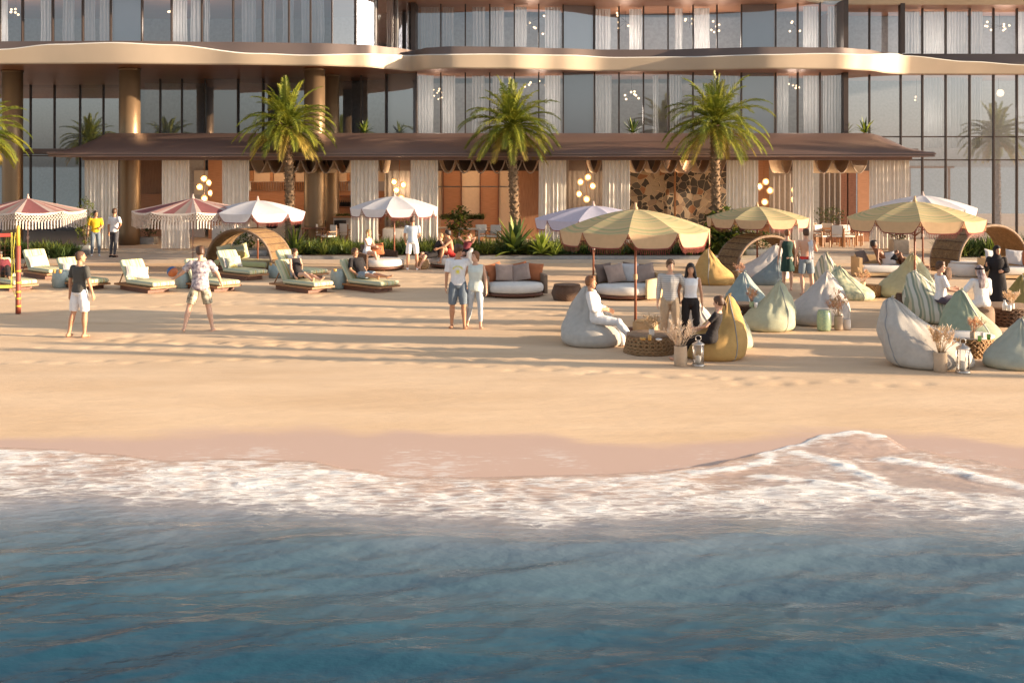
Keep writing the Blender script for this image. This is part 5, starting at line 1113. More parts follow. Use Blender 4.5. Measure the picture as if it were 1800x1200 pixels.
def shrub(px, d, z, w, h, n, label, seed, mats=('leafd','leafg'), pot=None, leaf=.10, cat='shrub', name='shrub'):
    rr = random.Random(seed); t = thing(name, label, cat, (X(px, d), d, z)); s = MB()
    z0 = pot[1] if pot else 0
    for i in range(n):
        while True:
            p = Vector((rr.uniform(-1,1), rr.uniform(-1,1), rr.uniform(-1,1)))
            if p.length < 1: break
        p = Vector((p.x*w/2, p.y*w/2*.8, z0+h/2+p.z*h/2)); 
        if noise.noise(p*3.5+Vector((seed,0,0))) < -.12: continue
        a = rr.uniform(0, 2*PI); s.blade(p, (math.cos(a), math.sin(a), rr.uniform(-.3,.9)), leaf*rr.uniform(.7,1.5), leaf*.42, .6, 2, 1 if noise.noise(p*2.5) > .15 else 0)
    s.build('foliage', [W[mats[0]], W[mats[1]]], t)
    s = MB()
    for k in range(5): a = k*1.26; s.tube([(0,0,z0*.6), (math.cos(a)*w*.12, math.sin(a)*w*.12, z0+h*.3), (math.cos(a)*w*.25, math.sin(a)*w*.25, z0+h*.7)], .012, 5)
    s.build('stem', W['trunk'], t)
    if pot: s = MB(); s.rbox(-pot[0]/2, pot[0]/2, -pot[0]/2, pot[0]/2, 0, pot[1], .03); s.build('planter', W[pot[2]], t)
    return t
shrub(150, 44.0, .1, .85, 1.85, 1500, 'tall feathery potted bamboo at the left end of the restaurant', 1, ('leafg','leafl'), (.50,.36,'greyplanter'), .11, 'potted plant', 'potted_bamboo')
shrub(1276, 42.3, .24, 1.9, 1.75, 2200, 'lush broad-leaved shrub under the right-hand palm', 2, ('leafd','leafl'), None, .24)
shrub(398, 46, .25, 1.1, .75, 700, 'green shrub in a white planter left of the left wicker pod', 3, ('leafd','leafl'), (.95,.85,'counter'), .13, 'potted plant', 'potted_shrub')
shrub(700, 46.2, .25, 1.15, .85, 800, 'yellow green shrub in a white planter behind the white parasol pole', 4, ('leafg','leafl'), (1.15,.75,'counter'), .13, 'potted plant', 'potted_shrub')
shrub(262, 47.5, .25, 1.0, 1.2, 800, 'dark potted shrub right of the first lit column', 5, ('leafd','leafd'), (.6,.3,'greyplanter'), .12, 'potted plant', 'potted_shrub')
shrub(806, 46, .25, 1.1, 1.4, 900, 'leafy plant with lime leaves behind the man in red shorts', 6, ('leafd','leafl'), (.5,.3,'terra'), .2, 'potted plant', 'potted_plant')
for i, (a, b, lb) in enumerate(((775, 850, 'long terracotta box of dark greenery before the panels'),(592, 618,'terracotta box of ferns on the right of the second column'))):
    d = 49; w = (b-a)*d/F; t = thing('planter_box', lb, 'planter', (X((a+b)/2, d), d, .25)); s = MB(); s.box(-w/2, w/2, 0, .4, 0, .95); s.build('box', W['terra'], t)
    s = MB(); r2 = random.Random(i)
    for k in range(700): al = r2.uniform(0,6.28); s.blade((r2.uniform(-w/2,w/2), r2.uniform(.02,.38), .94+r2.random()*.1), (math.cos(al)*.7, math.sin(al)*.7, r2.uniform(.2,1)), .3, .035, .8, 2)
    s.build('foliage', W['leafd'], t)
shrub(1458, 49, .25, 1.6, .8, 700, 'dark hedge plant deep inside the right dining corner', 9, ('leafd','leafd'), (1.2,.7,'teakdark'), .12, 'potted plant', 'potted_shrub')
shrub(1580, 44.3, .1, .9, .9, 600, 'plant in a tan pot at the foot of the widest curtain', 10, ('leafd','leafg'), (.6,.55,'pot'), .14, 'potted plant', 'potted_plant')
shrub(1340, 44.2, .1, 1.8, .7, 800, 'low green planting seen through the tan-parasol pod', 11, ('leafd','leafg'), (1.6,.2,'greyplanter'), .16)
shrub(430, 44.2, .1, 2.4, .75, 1000, 'low green planting seen through the left wicker pod', 12, ('leafd','leafg'), (2.2,.2,'greyplanter'), .16)
# ================================================================ PEOPLE
def remesh(mb, name, mat, voxel=.010, jitter=0, jf=9, smooth=2, seed=0):
    o = mb.build('tmp', mat); md = o.modifiers.new('r', 'REMESH'); md.mode = 'VOXEL'; md.voxel_size = voxel; md.use_smooth_shade = True
    if smooth: ms = o.modifiers.new('s', 'SMOOTH'); ms.factor = .5; ms.iterations = smooth
    dg = bpy.context.evaluated_depsgraph_get(); me = bpy.data.meshes.new_from_object(o.evaluated_get(dg)); me.name = name
    old = o.data; bpy.data.objects.remove(o); bpy.data.meshes.remove(old)
    if jitter:
        n = len(me.vertices); co = np.empty(n*3); me.vertices.foreach_get('co', co); no = np.empty(n*3); me.vertices.foreach_get('normal', no)
        co = co.reshape(-1,3); no = no.reshape(-1,3)
        d = np.array([noise.noise(Vector((p[0]*jf+seed, p[1]*jf, p[2]*jf*.55)))+.5*noise.noise(Vector((p[0]*jf*2.5, p[1]*jf*2.5+seed, p[2]*jf))) for p in co])
        co += no*(d*jitter)[:,None]; me.vertices.foreach_set('co', co.ravel())
    me.materials.clear(); me.materials.append(mat); me.polygons.foreach_set('use_smooth', [True]*len(me.polygons)); me.update()
    ob = bpy.data.objects.new(name, me); COL.objects.link(ob); return ob
def dirv(pitch, out, side):
    p, o = R(pitch), R(out); return Vector((side*math.sin(o), math.sin(p)*math.cos(o), -math.cos(p)*math.cos(o)))
STAND = dict(lean=0, armL=(0,8,8,4), armR=(0,8,8,4), legL=(3,4,-3), legR=(-2,4,-4), head=(0,0))
def person(label, loc, yaw, H=1.78, sk='tan', hair=('short','brown'), top=None, bottom=None, pose=None, hipz=None, fem=False, shoes=None, grip=.5, extra=None, group=None):
    P = dict(STAND); P.update(pose or {}); k = H/1.78; V = Vector
    lean = R(P['lean']); side_lean = R(P.get('slean', 0))
    up = V((math.sin(side_lean), math.sin(lean), math.cos(lean)*math.cos(side_lean))).normalized(); tw = R(P.get('twist', 0))
    rt = V((math.cos(tw), math.sin(tw), 0)); rt = (rt-up*rt.dot(up)).normalized(); fw = up.cross(rt)
    hip = V((0,0,0)); J = {}
    wS = (.175 if fem else .195)*k; wH = .092*k; Lt, Ls = .44*k, .425*k
    for s_, nm in ((-1,'L'),(1,'R')):
        a = P['leg'+nm]; h = hip+V((s_*wH, 0, -.02*k)); kn = h+dirv(a[0], a[1], s_)*Lt; an = kn+dirv(a[2], a[3] if len(a) > 3 else a[1]*.5, s_)*Ls; J['leg'+nm] = (h, kn, an)
        b = P['arm'+nm]; sh = hip+up*.475*k+rt*s_*wS; el = sh+(Matrix.Rotation(tw,3,'Z') @ dirv(b[0], b[1], s_))*.285*k; wr = el+(Matrix.Rotation(tw,3,'Z') @ dirv(b[2], b[3], s_))*.255*k; J['arm'+nm] = (sh, el, wr)
    lowest = min(J['legL'][2].z, J['legR'][2].z)-.075*k
    z0 = -lowest if hipz is None else hipz
    off = V((0,0,z0))
    nb = hip+up*.535*k; hy = tw+R(P['head'][0]); hp_ = R(P['head'][1])
    HM = Matrix.Rotation(hy, 3, 'Z') @ Matrix.Rotation(hp_, 3, 'X'); hc = nb+up*.07*k+V((0,0,.105*k))+(HM @ V((0,.02*k,0)))
    tr = [(-.10,.085,.075,0),(-.06,.145,.105,-.01),(0,.165 if fem else .158,.115,-.012),(.07,.150,.105,-.005),(.17,.118 if fem else .138,.088,.004),(.27,.132 if fem else .15,.10,.008),(.36,.150 if fem else .172,.115 if fem else .112,.012),(.43,.158 if fem else .185,.098,.004),(.485,.150 if fem else .175,.075,-.005),(.525,.085,.062,-.008),(.55,.055,.055,-.005)]
    def torso(mb, t0, t1, inf, flare=0, n=22):
        rings = []
        ts = sorted(set([t0, t1]+[q[0] for q in tr if t0 < q[0] < t1]))
        for t in ts:
            w = lin(t, [(q[0], q[1]) for q in tr]); d = lin(t, [(q[0], q[2]) for q in tr]); yo = lin(t, [(q[0], q[3]) for q in tr])
            f = 1+flare*max(0, (.2-t)/.3); c = hip+up*t*k+fw*yo*k
            rings.append([tuple(c+off+rt*(w*k*f+inf)*math.cos(2*PI*j/n)+fw*(d*k*f+inf)*math.sin(2*PI*j/n)) for j in range(n)])
        mb.loft(rings, 0, True, True)
    mb = MB(); torso(mb, -.10, .55, 0)
    mb.cap(nb+off-up*.03*k, nb+off+up*.09*k+V((0,0,.02*k)), .056*k, .052*k, 12)
    # head
    hr = [(-.118,.022,.03,.045),(-.108,.040,.048,.035),(-.085,.055,.068,.018),(-.05,.066,.084,.006),(-.01,.073,.095,-.004),(.03,.076,.099,-.008),(.065,.070,.090,-.010),(.095,.050,.066,-.012),(.113,.02,.03,-.012)]
    n = 18
    mb.loft([[tuple(hc+off+HM @ V((w*k*math.cos(2*PI*j/n), yo*k+d*k*math.sin(2*PI*j/n), z*k))) for j in range(n)] for z, w, d, yo in hr], 0, True, True)
    mb.cap(hc+off+HM @ V((0,.086*k,.012*k)), hc+off+HM @ V((0,.108*k,-.028*k)), .009*k, .014*k, 8)   # nose
    mb.cap(hc+off+HM @ V((-.022*k,.082*k,-.066*k)), hc+off+HM @ V((.022*k,.082*k,-.066*k)), .011*k, .011*k, 8)   # lips
    for s_ in (-1, 1): mb.cap(hc+off+HM @ V((s_*.074*k,-.008*k,.012*k)), hc+off+HM @ V((s_*.073*k,-.002*k,-.026*k)), .015*k, .010*k, 8)
    def leg(mb, nm, f0, f1, inf0, inf1, cuff=False):
        h, kn, an = J['leg'+nm]; pts = []; rs = []
        prof = [(0,.088),(.25,.084),(.42,.064),(.5,.056),(.58,.057),(.68,.060),(.85,.040),(1,.034)]
        fs = sorted(set([f0, f1]+[q[0] for q in prof if f0 < q[0] < f1]))
        for f in fs:
            p = h.lerp(kn, f*2) if f < .5 else kn.lerp(an, (f-.5)*2); 
            if .55 < f < .8: p = p+V((0,-.008*k,0))
            pts.append(p+off); t = (f-f0)/(f1-f0) if f1 > f0 else 0; rs.append(lin(f, prof)*k*(.94 if fem else 1)+inf0+(inf1-inf0)*t)
        mb.tube(pts, rs, 14)
        if f0 == 0: mb.cap(h+off, h.lerp(kn, .2)+off, (.09*k+inf0), .085*k+inf0, 12)
        if f0 < .5 < f1: mb.cap(kn+off+V((0,0,.01)), kn+off-V((0,0,.01)), lin(.5, prof)*k+inf1, lin(.5, prof)*k+inf1, 12)
    for s_, nm in ((-1,'L'),(1,'R')):
        leg(mb, nm, 0, 1, 0, 0); h, kn, an = J['leg'+nm]
        sd = (an-kn).normalized(); ft = V((s_*.18, 1, 0)); 
        ft = (ft-sd*ft.dot(sd)*.9).normalized() if abs(sd.z) < .9 else (ft-V((0,0,ft.z))).normalized()
        if hipz is None and nm in P.get('toe', ''): ft = V((s_*.1,.75,-.65)).normalized()
        heel = an+sd*.045*k-ft*.035*k; toe = an+sd*.05*k+ft*.135*k; ball = an+sd*.048*k+ft*.09*k
        mb.cap(heel+off, ball+off, .034*k, .030*k, 10); sdv = ft.cross(V((0,0,1))); sdv = sdv.normalized() if sdv.length > .1 else V((1,0,0))
        mb.cap(ball+off-sdv*.016*k, ball+off+sdv*.016*k, .027*k, .027*k, 8)
        for q in range(5): mb.cap(ball+off+sdv*(q-2)*.016*k, toe+off+sdv*(q-2)*.017*k-ft*abs(q-1.5)*.007*k, .014*k, .011*k, 6)
        mb.cap(an+off, heel+off, .036*k, .032*k, 8)
        sh, el, wr = J['arm'+nm]; am = 1 if not fem else .86
        mb.cap(sh+off, el+off, .050*k*am, .040*k*am, 12); mb.cap(el+off, wr+off, .040*k*am, .026*k*am, 12); mb.cap(hip+off+up*.46*k+rt*s_*wS*.5, sh+off, .055*k*am, .052*k*am, 10)
        # hand
        ad = (wr-el).normalized(); pn = P.get('palm'+nm, None); pn = V(pn) if pn else V((-s_, 0, 0)); pn = (pn-ad*pn.dot(ad)).normalized(); ws = ad.cross(pn).normalized()
        pc = wr+ad*.05*k
        mb.cap(wr+off+ws*.012, pc+off+ad*.035*k+ws*.024*k, .021*k, .015*k, 8); mb.cap(wr+off-ws*.012, pc+off+ad*.035*k-ws*.024*k, .021*k, .015*k, 8); mb.cap(wr+off, pc+off+ad*.035*k, .022*k, .018*k, 8)
        g = P.get('grip'+nm, grip)
        for q, fl in enumerate((.064,.074,.070,.054)):
            b0 = wr+ad*.092*k+ws*(q-1.5)*.0215*k; d1 = (ad*math.cos(g*.6)+pn*math.sin(g*.6)+ws*(q-1.5)*.08).normalized(); b1 = b0+d1*fl*.52*k; d2 = (ad*math.cos(g*1.7)+pn*math.sin(g*1.7)).normalized(); b2 = b1+d2*fl*.5*k
            mb.cap(b0+off, b1+off, .0095*k, .009*k, 6); mb.cap(b1+off, b2+off, .009*k, .0075*k, 6)
        # thumb on the side nearest the body front
        tw_ = ws if ws.y > 0 else -ws
        if abs(ws.y) < .3: tw_ = ws if ws.z > 0 else -ws
        b0 = wr+ad*.03*k+tw_*.022*k; b1 = b0+(ad*.7+tw_*.75+pn*.2).normalized()*.04*k; b2 = b1+(ad*.95+pn*.35+tw_*.15).normalized()*.032*k
        mb.cap(b0+off, b1+off, .012*k, .0105*k, 6); mb.cap(b1+off, b2+off, .0105*k, .008*k, 6)
    body = remesh(mb, 'person', SK[sk], .0095, 0, smooth=1)
    body.location = loc; body.rotation_euler = (0,0,yaw); tag(body, label, 'person', group)
    def child(mbx, name, mat, vox=.011, jit=.006, sm=2):
        o = remesh(mbx, name, mat, vox, jit, seed=H*10+len(label), smooth=sm); o.parent = body; return o
    def sleeve(mbx, fr, inf):
        for nm in 'LR':
            sh, el, wr = J['arm'+nm]; am = 1 if not fem else .86
            s_ = -1 if nm == 'L' else 1
            mbx.cap(hip+off+up*.455*k+rt*s_*wS*.5, sh+off, .058*k*am+inf, .052*k*am+inf, 10)
            if fr <= 1: 
                e = sh.lerp(el, fr); mbx.tube([sh+off-(el-sh)*.08, sh.lerp(el, fr*.5)+off, e+off], [.05*k*am+inf, .05*k*am+inf*1.1, .046*k*am+inf*1.5], 14)
            else:
                mbx.cap(sh+off, el+off, .050*k*am+inf, .041*k*am+inf, 12); e = el.lerp(wr, fr-1); mbx.tube([el+off, el.lerp(e, .5)+off, e+off], [.041*k*am+inf, .038*k*am+inf, .030*k*am+inf], 12)
    # tops
    if top:
        kind, mat, sl = top; m2 = MB()
        inf = {'tee':.016,'fit':.007,'loose':.024,'bare':0}[kind] if kind in ('tee','fit','loose') else .014
        hem = {'tee':-.03,'fit':.0,'loose':-.09}.get(kind, -.02)
        torso(m2, max(hem, -.10), .515, inf, .05 if kind == 'loose' else 0)
        if sl > 0: sleeve(m2, sl, inf*.9)
        elif True:
            for s_ in (-1, 1): m2.cap(hip+off+up*.47*k+rt*s_*.07*k, hip+off+up*.475*k+rt*s_*.135*k, .05*k+inf*.6, .048*k+inf*.5, 10)
        child(m2, 'shirt' if kind != 'fit' else 'top', CL[mat], .011, .007 if kind != 'fit' else .003)
    if bottom:
        kind, mat, fr = bottom; m2 = MB()
        if kind in ('shorts','trousers','jeans'):
            inf = {'shorts':.016,'trousers':.017,'jeans':.006}[kind]; torso(m2, -.10, .09, inf*.75)
            for nm in 'LR': leg(m2, nm, 0, fr, inf*.7, inf*(1.9 if kind == 'shorts' else 1.3))
            child(m2, kind, CL[mat], .011, .006)
        else:
            # dress, skirt or abaya: rings from the chest down round both legs
            hemz, wid = fr; n = 26; rings = []; z_top = .50 if kind != 'skirt' else .12
            for i in range(15):
                q = i/14; t = z_top-(z_top+hemz)*q
                if t > -.02:
                    w = lin(t, [(a[0], a[1]) for a in tr])*k+.014; d = lin(t, [(a[0], a[2]) for a in tr])*k+.014; c = hip+up*t*k
                else:
                    u = min(1, -t/hemz) if hemz else 1; w = .175*k+wid*u; d = .125*k+wid*.8*u; c = hip+V((0, 0, t*k))
                if kind == 'abaya': w += .03+.02*q; d += .05
                rings.append([tuple(c+off+rt*w*(1+(.05 if q > .5 else 0)*math.cos(j*PI*2*5/n))*math.cos(2*PI*j/n)+fw*d*(1+(.06 if q > .5 else 0)*math.sin(j*1.9))*math.sin(2*PI*j/n)) for j in range(n)])
            m2.loft(rings[::-1], 0, True, True)
            if kind == 'abaya': sleeve(m2, 1.9, .03)
            child(m2, 'dress' if kind != 'skirt' else 'skirt', CL[mat], .012, .008)
    if shoes:
        for nm, s_ in (('L',-1),('R',1)):
            h, kn, an = J['leg'+nm]; m2 = MB(); ft = V((s_*.15,1,0)).normalized(); a = an+off
            m2.cap(a+V((0,0,-.045))*k-ft*.04*k, a+V((0,0,-.05))*k+ft*.14*k, .043*k, .036*k, 10); m2.cap(a+V((0,0,-.02)), a+V((0,0,-.045)), .045*k, .045*k, 10); child(m2, 'shoe', CL[shoes], .011, 0)
    # hair
    hk, hcol = hair; m2 = MB(); Hh = lambda x, y, z: hc+off+HM @ V((x*k, y*k, z*k))
    if hk != 'scarf' and hk != 'keff':
        ex = {'buzz':.004,'short':.013,'mop':.022,'bun':.010,'long':.014,'tied':.012}[hk]
        n = 18; rg = [(-.07,.045,.045,-.045),(-.045,.068,.070,-.030),(-.01,.074,.083,-.022),(.03,.077,.090,-.016),(.065,.071,.088,-.010),(.097,.05,.066,-.010),(.116,.018,.026,-.012)]
        m2.loft([[tuple(Hh((w+ex)*math.cos(2*PI*j/n), yo+(d+ex)*math.sin(2*PI*j/n), z+(ex if z > .05 else 0))) for j in range(n)] for z, w, d, yo in rg], 0, True, True)
        if hk in ('short','mop'): m2.cap(Hh(-.04,.055,.092+ex*.5), Hh(.04,.06,.092+ex*.5), .024*k, .024*k, 8)
        if hk == 'mop':
            for q in range(9): a = q*.7; m2.cap(Hh(.05*math.cos(a), .05*math.sin(a), .10), Hh(.065*math.cos(a), .065*math.sin(a), .115), .026*k, .018*k, 7)
        if hk == 'bun': m2.cap(Hh(0,-.10,.065), Hh(0,-.125,.075), .038*k, .034*k, 10)
        if hk == 'tied': m2.cap(Hh(0,-.10,.02), Hh(0,-.13,-.06), .030*k, .022*k, 10); m2.cap(Hh(0,-.13,-.06), Hh(0.01,-.115,-.16), .024*k, .010*k, 10)
        if hk == 'long':
            for q in (-1, -.5, 0, .5, 1): m2.cap(Hh(q*.072, -.02-.05*(1-abs(q)), .02), Hh(q*.105, .0-.075*(1-abs(q)), -.22+.03*abs(q)), .036*k, .034*k, 8)
        child(m2, 'hair', HR[hcol], .010, .006, 1)
    elif hk == 'scarf':
        n = 20; rg = [(-.24,.16,.15,-.02),(-.17,.12,.115,-.012),(-.12,.085,.092,-.014),(-.07,.080,.092,-.024),(-.02,.086,.098,-.026),(.03,.089,.103,-.022),(.07,.081,.10,-.012),(.105,.058,.076,-.010),(.13,.02,.03,-.01)]
        m2.loft([[tuple(Hh(w*math.cos(2*PI*j/n), yo+d*math.sin(2*PI*j/n), z)) for j in range(n)] for z, w, d, yo in rg], 0, True, True); child(m2, 'headscarf', CL['black'], .011, .006, 1)
    else:
        n = 20; rg = [(-.38,.13,.03,-.15),(-.28,.13,.04,-.14),(-.18,.12,.06,-.12),(-.10,.10,.085,-.06),(-.04,.088,.095,-.03),(.02,.089,.103,-.018),(.06,.083,.10,-.010),(.10,.06,.076,-.010),(.125,.02,.03,-.01)]
        m2.loft([[tuple(Hh(w*(1+.08*math.sin(j*2.3) if z < -.1 else w)*math.cos(2*PI*j/n) if z < -.1 else w*math.cos(2*PI*j/n), yo+d*math.sin(2*PI*j/n), z)) for j in range(n)] for z, w, d, yo in rg], 0, True, True); child(m2, 'headscarf', CL['keff'], .011, .010, 1)
        m2 = MB()
        for zz in (.055,.035): m2.tube([Hh(.092*math.cos(a), -.012+.106*math.sin(a), zz) for a in [i*PI/10 for i in range(21)]], .011*k, 6)
        child(m2, 'headband', CL['black'], .009, 0, 0)
    # eyes and brows
    for s_ in (-1, 1):
        m2 = MB(); m2.lathe([(.008*k*math.sin(a*PI/5)+.0005, .008*k*math.cos(a*PI/5)) for a in range(6)], 8, M=Matrix.Translation(Hh(s_*.029,.081,.005))); e = m2.build('eye', EYE_M, body)
    body['J'] = [float(c) for nm in 'LR' for c in (J['arm'+nm][2]+off)]
    return body
def stand(px, py, z=0): D = DG(py, z); return (X(px, D), D, z)
# --- standing
person('barefoot man in charcoal tee and white shorts seen from behind by the shore', stand(140,592), R(-28), 1.78, 'tan', ('buzz','buzz'), ('tee','charcoal',.75), ('shorts','white',.46), dict(armL=(-4,12,4,6), armR=(2,14,14,8), legL=(-6,5,-14), legR=(5,3,-4), head=(-30,0)))
b2 = person('man in flowered shirt and bold print shorts holding a ball out to his left', stand(352,583), R(8), 1.84, 'fair', ('short','brown'), ('loose','floral',.7), ('shorts','palmprint',.40), dict(lean=3, armL=(18,40,60,35), armR=(22,30,30,14), legL=(-4,17,-22,10), legR=(4,10,-2,10), head=(35,-14), gripL=.6, palmL=(0,0,1), toe=''))
couple = 'strolling barefoot couple with arms round each other'
c3 = person('dark-haired man in white tee with yellow print, grey denim shorts, arm round a woman', stand(805,577), R(180), 1.82, 'tan', ('mop','brown'), ('tee','white',.8), ('shorts','denim',.48), dict(armR=(0,9,4,3), armL=(-20,24,-38,-5), legL=(3,4,-2), legR=(-3,4,-6), head=(38,-16)))
person('woman in pale mint blouse and light jeans, arm behind a man', stand(836,577), R(180), 1.68, 'fair', ('tied','auburn'), ('loose','mintwhite',0), ('jeans','jeanpale',.90), dict(armR=(-18,22,-40,-10), armL=(0,12,6,4), legL=(6,2,-6), legR=(-6,5,-14,9), head=(-38,10)), fem=True)
# yellow printed emblem on the tee: abstract sun
sx, sy, _ = stand(805, 577); Y_ = pbr('yellow_print', (.80,.74,.10), .8); 
from mathutils.bvhtree import BVHTree
def print_on(body, kind, cells, mat, name):
    # a printed mark laid on the front of a garment, following its surface
    g = [c for c in COL.objects if c.parent == body and c.name.startswith(kind)][0]; me = g.data
    T = BVHTree.FromPolygons([v.co for v in me.vertices], [list(p.vertices) for p in me.polygons]); s = MB(); st = .009
    for (cx, cz) in cells:
        q = []
        for ax, az in ((-1,-1),(1,-1),(1,1),(-1,1)):
            h = T.ray_cast(Vector((cx+ax*st/2, 1, cz+az*st/2)), Vector((0,-1,0)))
            if h[0] is None: break
            q.append((h[0].x, h[0].y+.003, h[0].z))
        if len(q) == 4: s.add(q, [(0,1,2,3)], 0, True)
    s.build(name, mat, g)
cells = []
for i in range(-14, 15):
    for j in range(-14, 26):
        x_, z_ = i*.009, j*.009; r_ = math.hypot(x_, z_); a_ = math.atan2(z_, x_)
        if r_ < .036 or (.040 < r_ < .062 and math.cos(a_*10) > .1): cells.append((x_, 1.25+z_))
        elif .10 < r_ < .135 and .45 < a_ < 2.7 and (int(a_*14) % 3): cells.append((x_, 1.25+z_))
print_on(c3, 'shirt', cells, Y_, 'print')
person('man in bright yellow tee and dark jeans standing on the terrace by the curtain', stand(168,450,.1), R(-160), 1.72, 'tan', ('short','black'), ('tee','yellow',.8), ('jeans','denim',.97), dict(armL=(8,10,75,-20), armR=(-4,12,8,6), head=(25,0)), shoes='white')
person('man in white shirt and dark trousers with hand on hip facing the man in yellow', stand(201,452,.1), R(-20), 1.82, 'tan', ('short','brown'), ('tee','white',.8), ('jeans','greydenim',.97), dict(armR=(-24,34,20,-42), armL=(4,14,10,8), legL=(4,6,-6), legR=(-2,-3,-8), head=(15,-4)), shoes='black')
person('man in pale blue shirt and white shorts with his back turned', stand(725,474), R(6), 1.80, 'tan', ('short','brown'), ('tee','paleblue',.7), ('shorts','white',.46), dict(armL=(6,14,34,-6), armR=(10,10,60,-22), legL=(-2,7,-4), legR=(2,6,-3), head=(-6,-8)), shoes='white')
person('woman in dark green sleeveless dress walking away beside a bare-backed man', stand(1384,510), R(-4), 1.72, 'fair', ('bun','auburn'), None, ('dress','green',(.40,.03)), dict(armL=(2,10,6,8), armR=(-2,12,-6,10), legL=(4,1,-6), legR=(-4,1,-4), head=(0,0)), fem=True)
tm = person('bare-backed man with red waistband shorts and a white towel over his shoulder', stand(1417,519), R(4), 1.82, 'fair', ('short','brown'), None, ('shorts','greyblue',.40), dict(armL=(0,14,4,4), armR=(22,26,95,-8), legL=(4,2,-16), legR=(-2,6,-4), head=(0,0)))
m2 = MB(); 
for ang in range(1): m2.loft([[(1.0*w*math.cos(2*PI*j/20), d*math.sin(2*PI*j/20)-.008, z) for j in range(20)] for z, w, d in ((.97,.178,.128),(1.0,.180,.13),(1.06,.174,.126),(1.07,.170,.122))], 0, True, False)
m2.build('waistband', CL['red'], tm)
tw = MB(); tw.grid(lambda u, v: (.02+.13*u+.012*math.sin(9*u), -.13+.05*(1-abs(2*u-1))*.2+(-.035 if v > .2 else 0)*1+.012*math.sin(14*u+3*v)+(.10*max(0, (.16-v)/.16)), 1.50-.50*v+.0*u), 10, 16)
tw.grid(lambda u, v: (.02+.13*u, .04+.05*v, 1.52-.16*v), 6, 6); o = tw.build('towel', CL['white'], None, tm.location, R(4)); tag(o, 'white towel hanging over the bare-backed man\'s shoulder', 'towel')
sm = o.modifiers.new('t', 'SOLIDIFY'); sm.thickness = .012
c22 = 22.6
person('smiling man in striped grey sweater and khaki trousers beside a dark-haired woman', (X(1178,c22), c22, 0), R(172), 1.70, 'fair', ('short','brown'), ('tee','sweater',1.75), ('trousers','khaki',.96), dict(armR=(-2,9,4,4), armL=(-10,28,-36,-10), head=(14,-4)))
person('woman with long dark curly hair in white tank top and black trousers', (X(1214,c22), c22, 0), R(176), 1.62, 'tan', ('long','black'), ('fit','white',0), ('trousers','black',.96), dict(armR=(-14,18,-40,-8), armL=(0,11,4,4), head=(-4,0)), fem=True)
person('woman in a long black abaya and headscarf gesturing beside the seated group', (X(1752,27), 27, 0), R(162), 1.66, 'tan', ('scarf','black'), None, ('abaya','black',(.90,.10)), dict(armR=(22,16,118,4), armL=(12,14,88,-30), head=(22,-2), gripR=.3, gripL=.9), fem=True)
# --- seated
person('man in loose white linen reclining with crossed legs on the pale grey bean bag', (X(1050,22.5), 22.5, 0), R(-104), 1.80, 'tan', ('short','auburn'), ('loose','linen',1.7), ('trousers','linen',.93), dict(lean=-14, armL=(20,8,76,-25), armR=(14,16,84,-40), legL=(68,2,14,-2), legR=(84,2,42,8), head=(-8,2)), hipz=.56)
person('woman with dark hair in a bun and black top sunk into the yellow bean bag', (X(1250,20.75), 20.75, 0), R(66), 1.68, 'fair', ('tied','brown'), ('fit','black',.6), ('trousers','black',.95), dict(lean=-16, armL=(40,12,75,-10), armR=(30,12,70,-10), legL=(86,6,30), legR=(80,6,20), head=(-4,-10)), hipz=.44, fem=True)
person('young man in white polo and navy shorts sitting forward on the striped bag, hands out', (X(1654,25.6), 25.6, 0), R(-92), 1.78, 'fair', ('short','brown'), ('tee','white',.8), ('shorts','navy',.36), dict(lean=-2, armL=(18,8,88,-6), armR=(22,8,80,6), legL=(84,8,-6), legR=(80,8,14), head=(-42,0), gripL=.2, gripR=.2), hipz=.58)
person('man in white robe and checked headscarf sitting on the taupe pouf, back to the sea', (X(1727,24.9), 24.9, 0), R(14), 1.76, 'tan', ('keff','black'), ('loose','white',1.8), ('trousers','white',.95), dict(lean=8, armL=(22,32,50,-20), armR=(14,16,60,-12), legL=(80,14,0), legR=(80,14,0), head=(0,-4)), hipz=.56)
person('fair-haired girl in white swimsuit sitting sideways on the brown woven daybed', (X(645,38.6), 38.6, 0), R(-118), 1.62, 'fair', ('long','blond'), ('fit','white',0), ('shorts','white',.10), dict(lean=6, armL=(30,6,70,-6), armR=(34,8,86,-6), legL=(70,4,4), legR=(90,4,24), head=(0,0)), hipz=.62, fem=True)
person('blond woman in long black dress leaning back on the white daybed', (X(764,39.1), 39.1, 0), R(118), 1.68, 'fair', ('bun','blond'), ('fit','black',0), ('trousers','black',.42), dict(lean=-26, armL=(-34,10,-14,4), armR=(-26,14,-10,6), legL=(84,4,30), legR=(96,4,20), head=(-10,8)), hipz=.50, fem=True)
person('shirtless man in red shorts sitting with knees drawn up on the white daybed', (X(795,39.3), 39.3, 0), R(112), 1.78, 'tan', ('mop','black'), None, ('shorts','red',.30), dict(lean=14, armL=(52,8,70,-12), armR=(44,8,60,-12), legL=(118,6,14), legR=(112,8,6), head=(6,-2)), hipz=.50)
person('sunbather lying back behind the man in red shorts, arms folded behind head', (X(816,39.8), 39.8, 0), R(150), 1.66, 'fair', ('short','auburn'), ('fit','maroon',0), ('shorts','black',.2), dict(lean=-40, armL=(150,40,60,-50), armR=(150,40,60,-50), legL=(86,5,60), legR=(86,5,70), head=(0,10)), hipz=.50, fem=True)
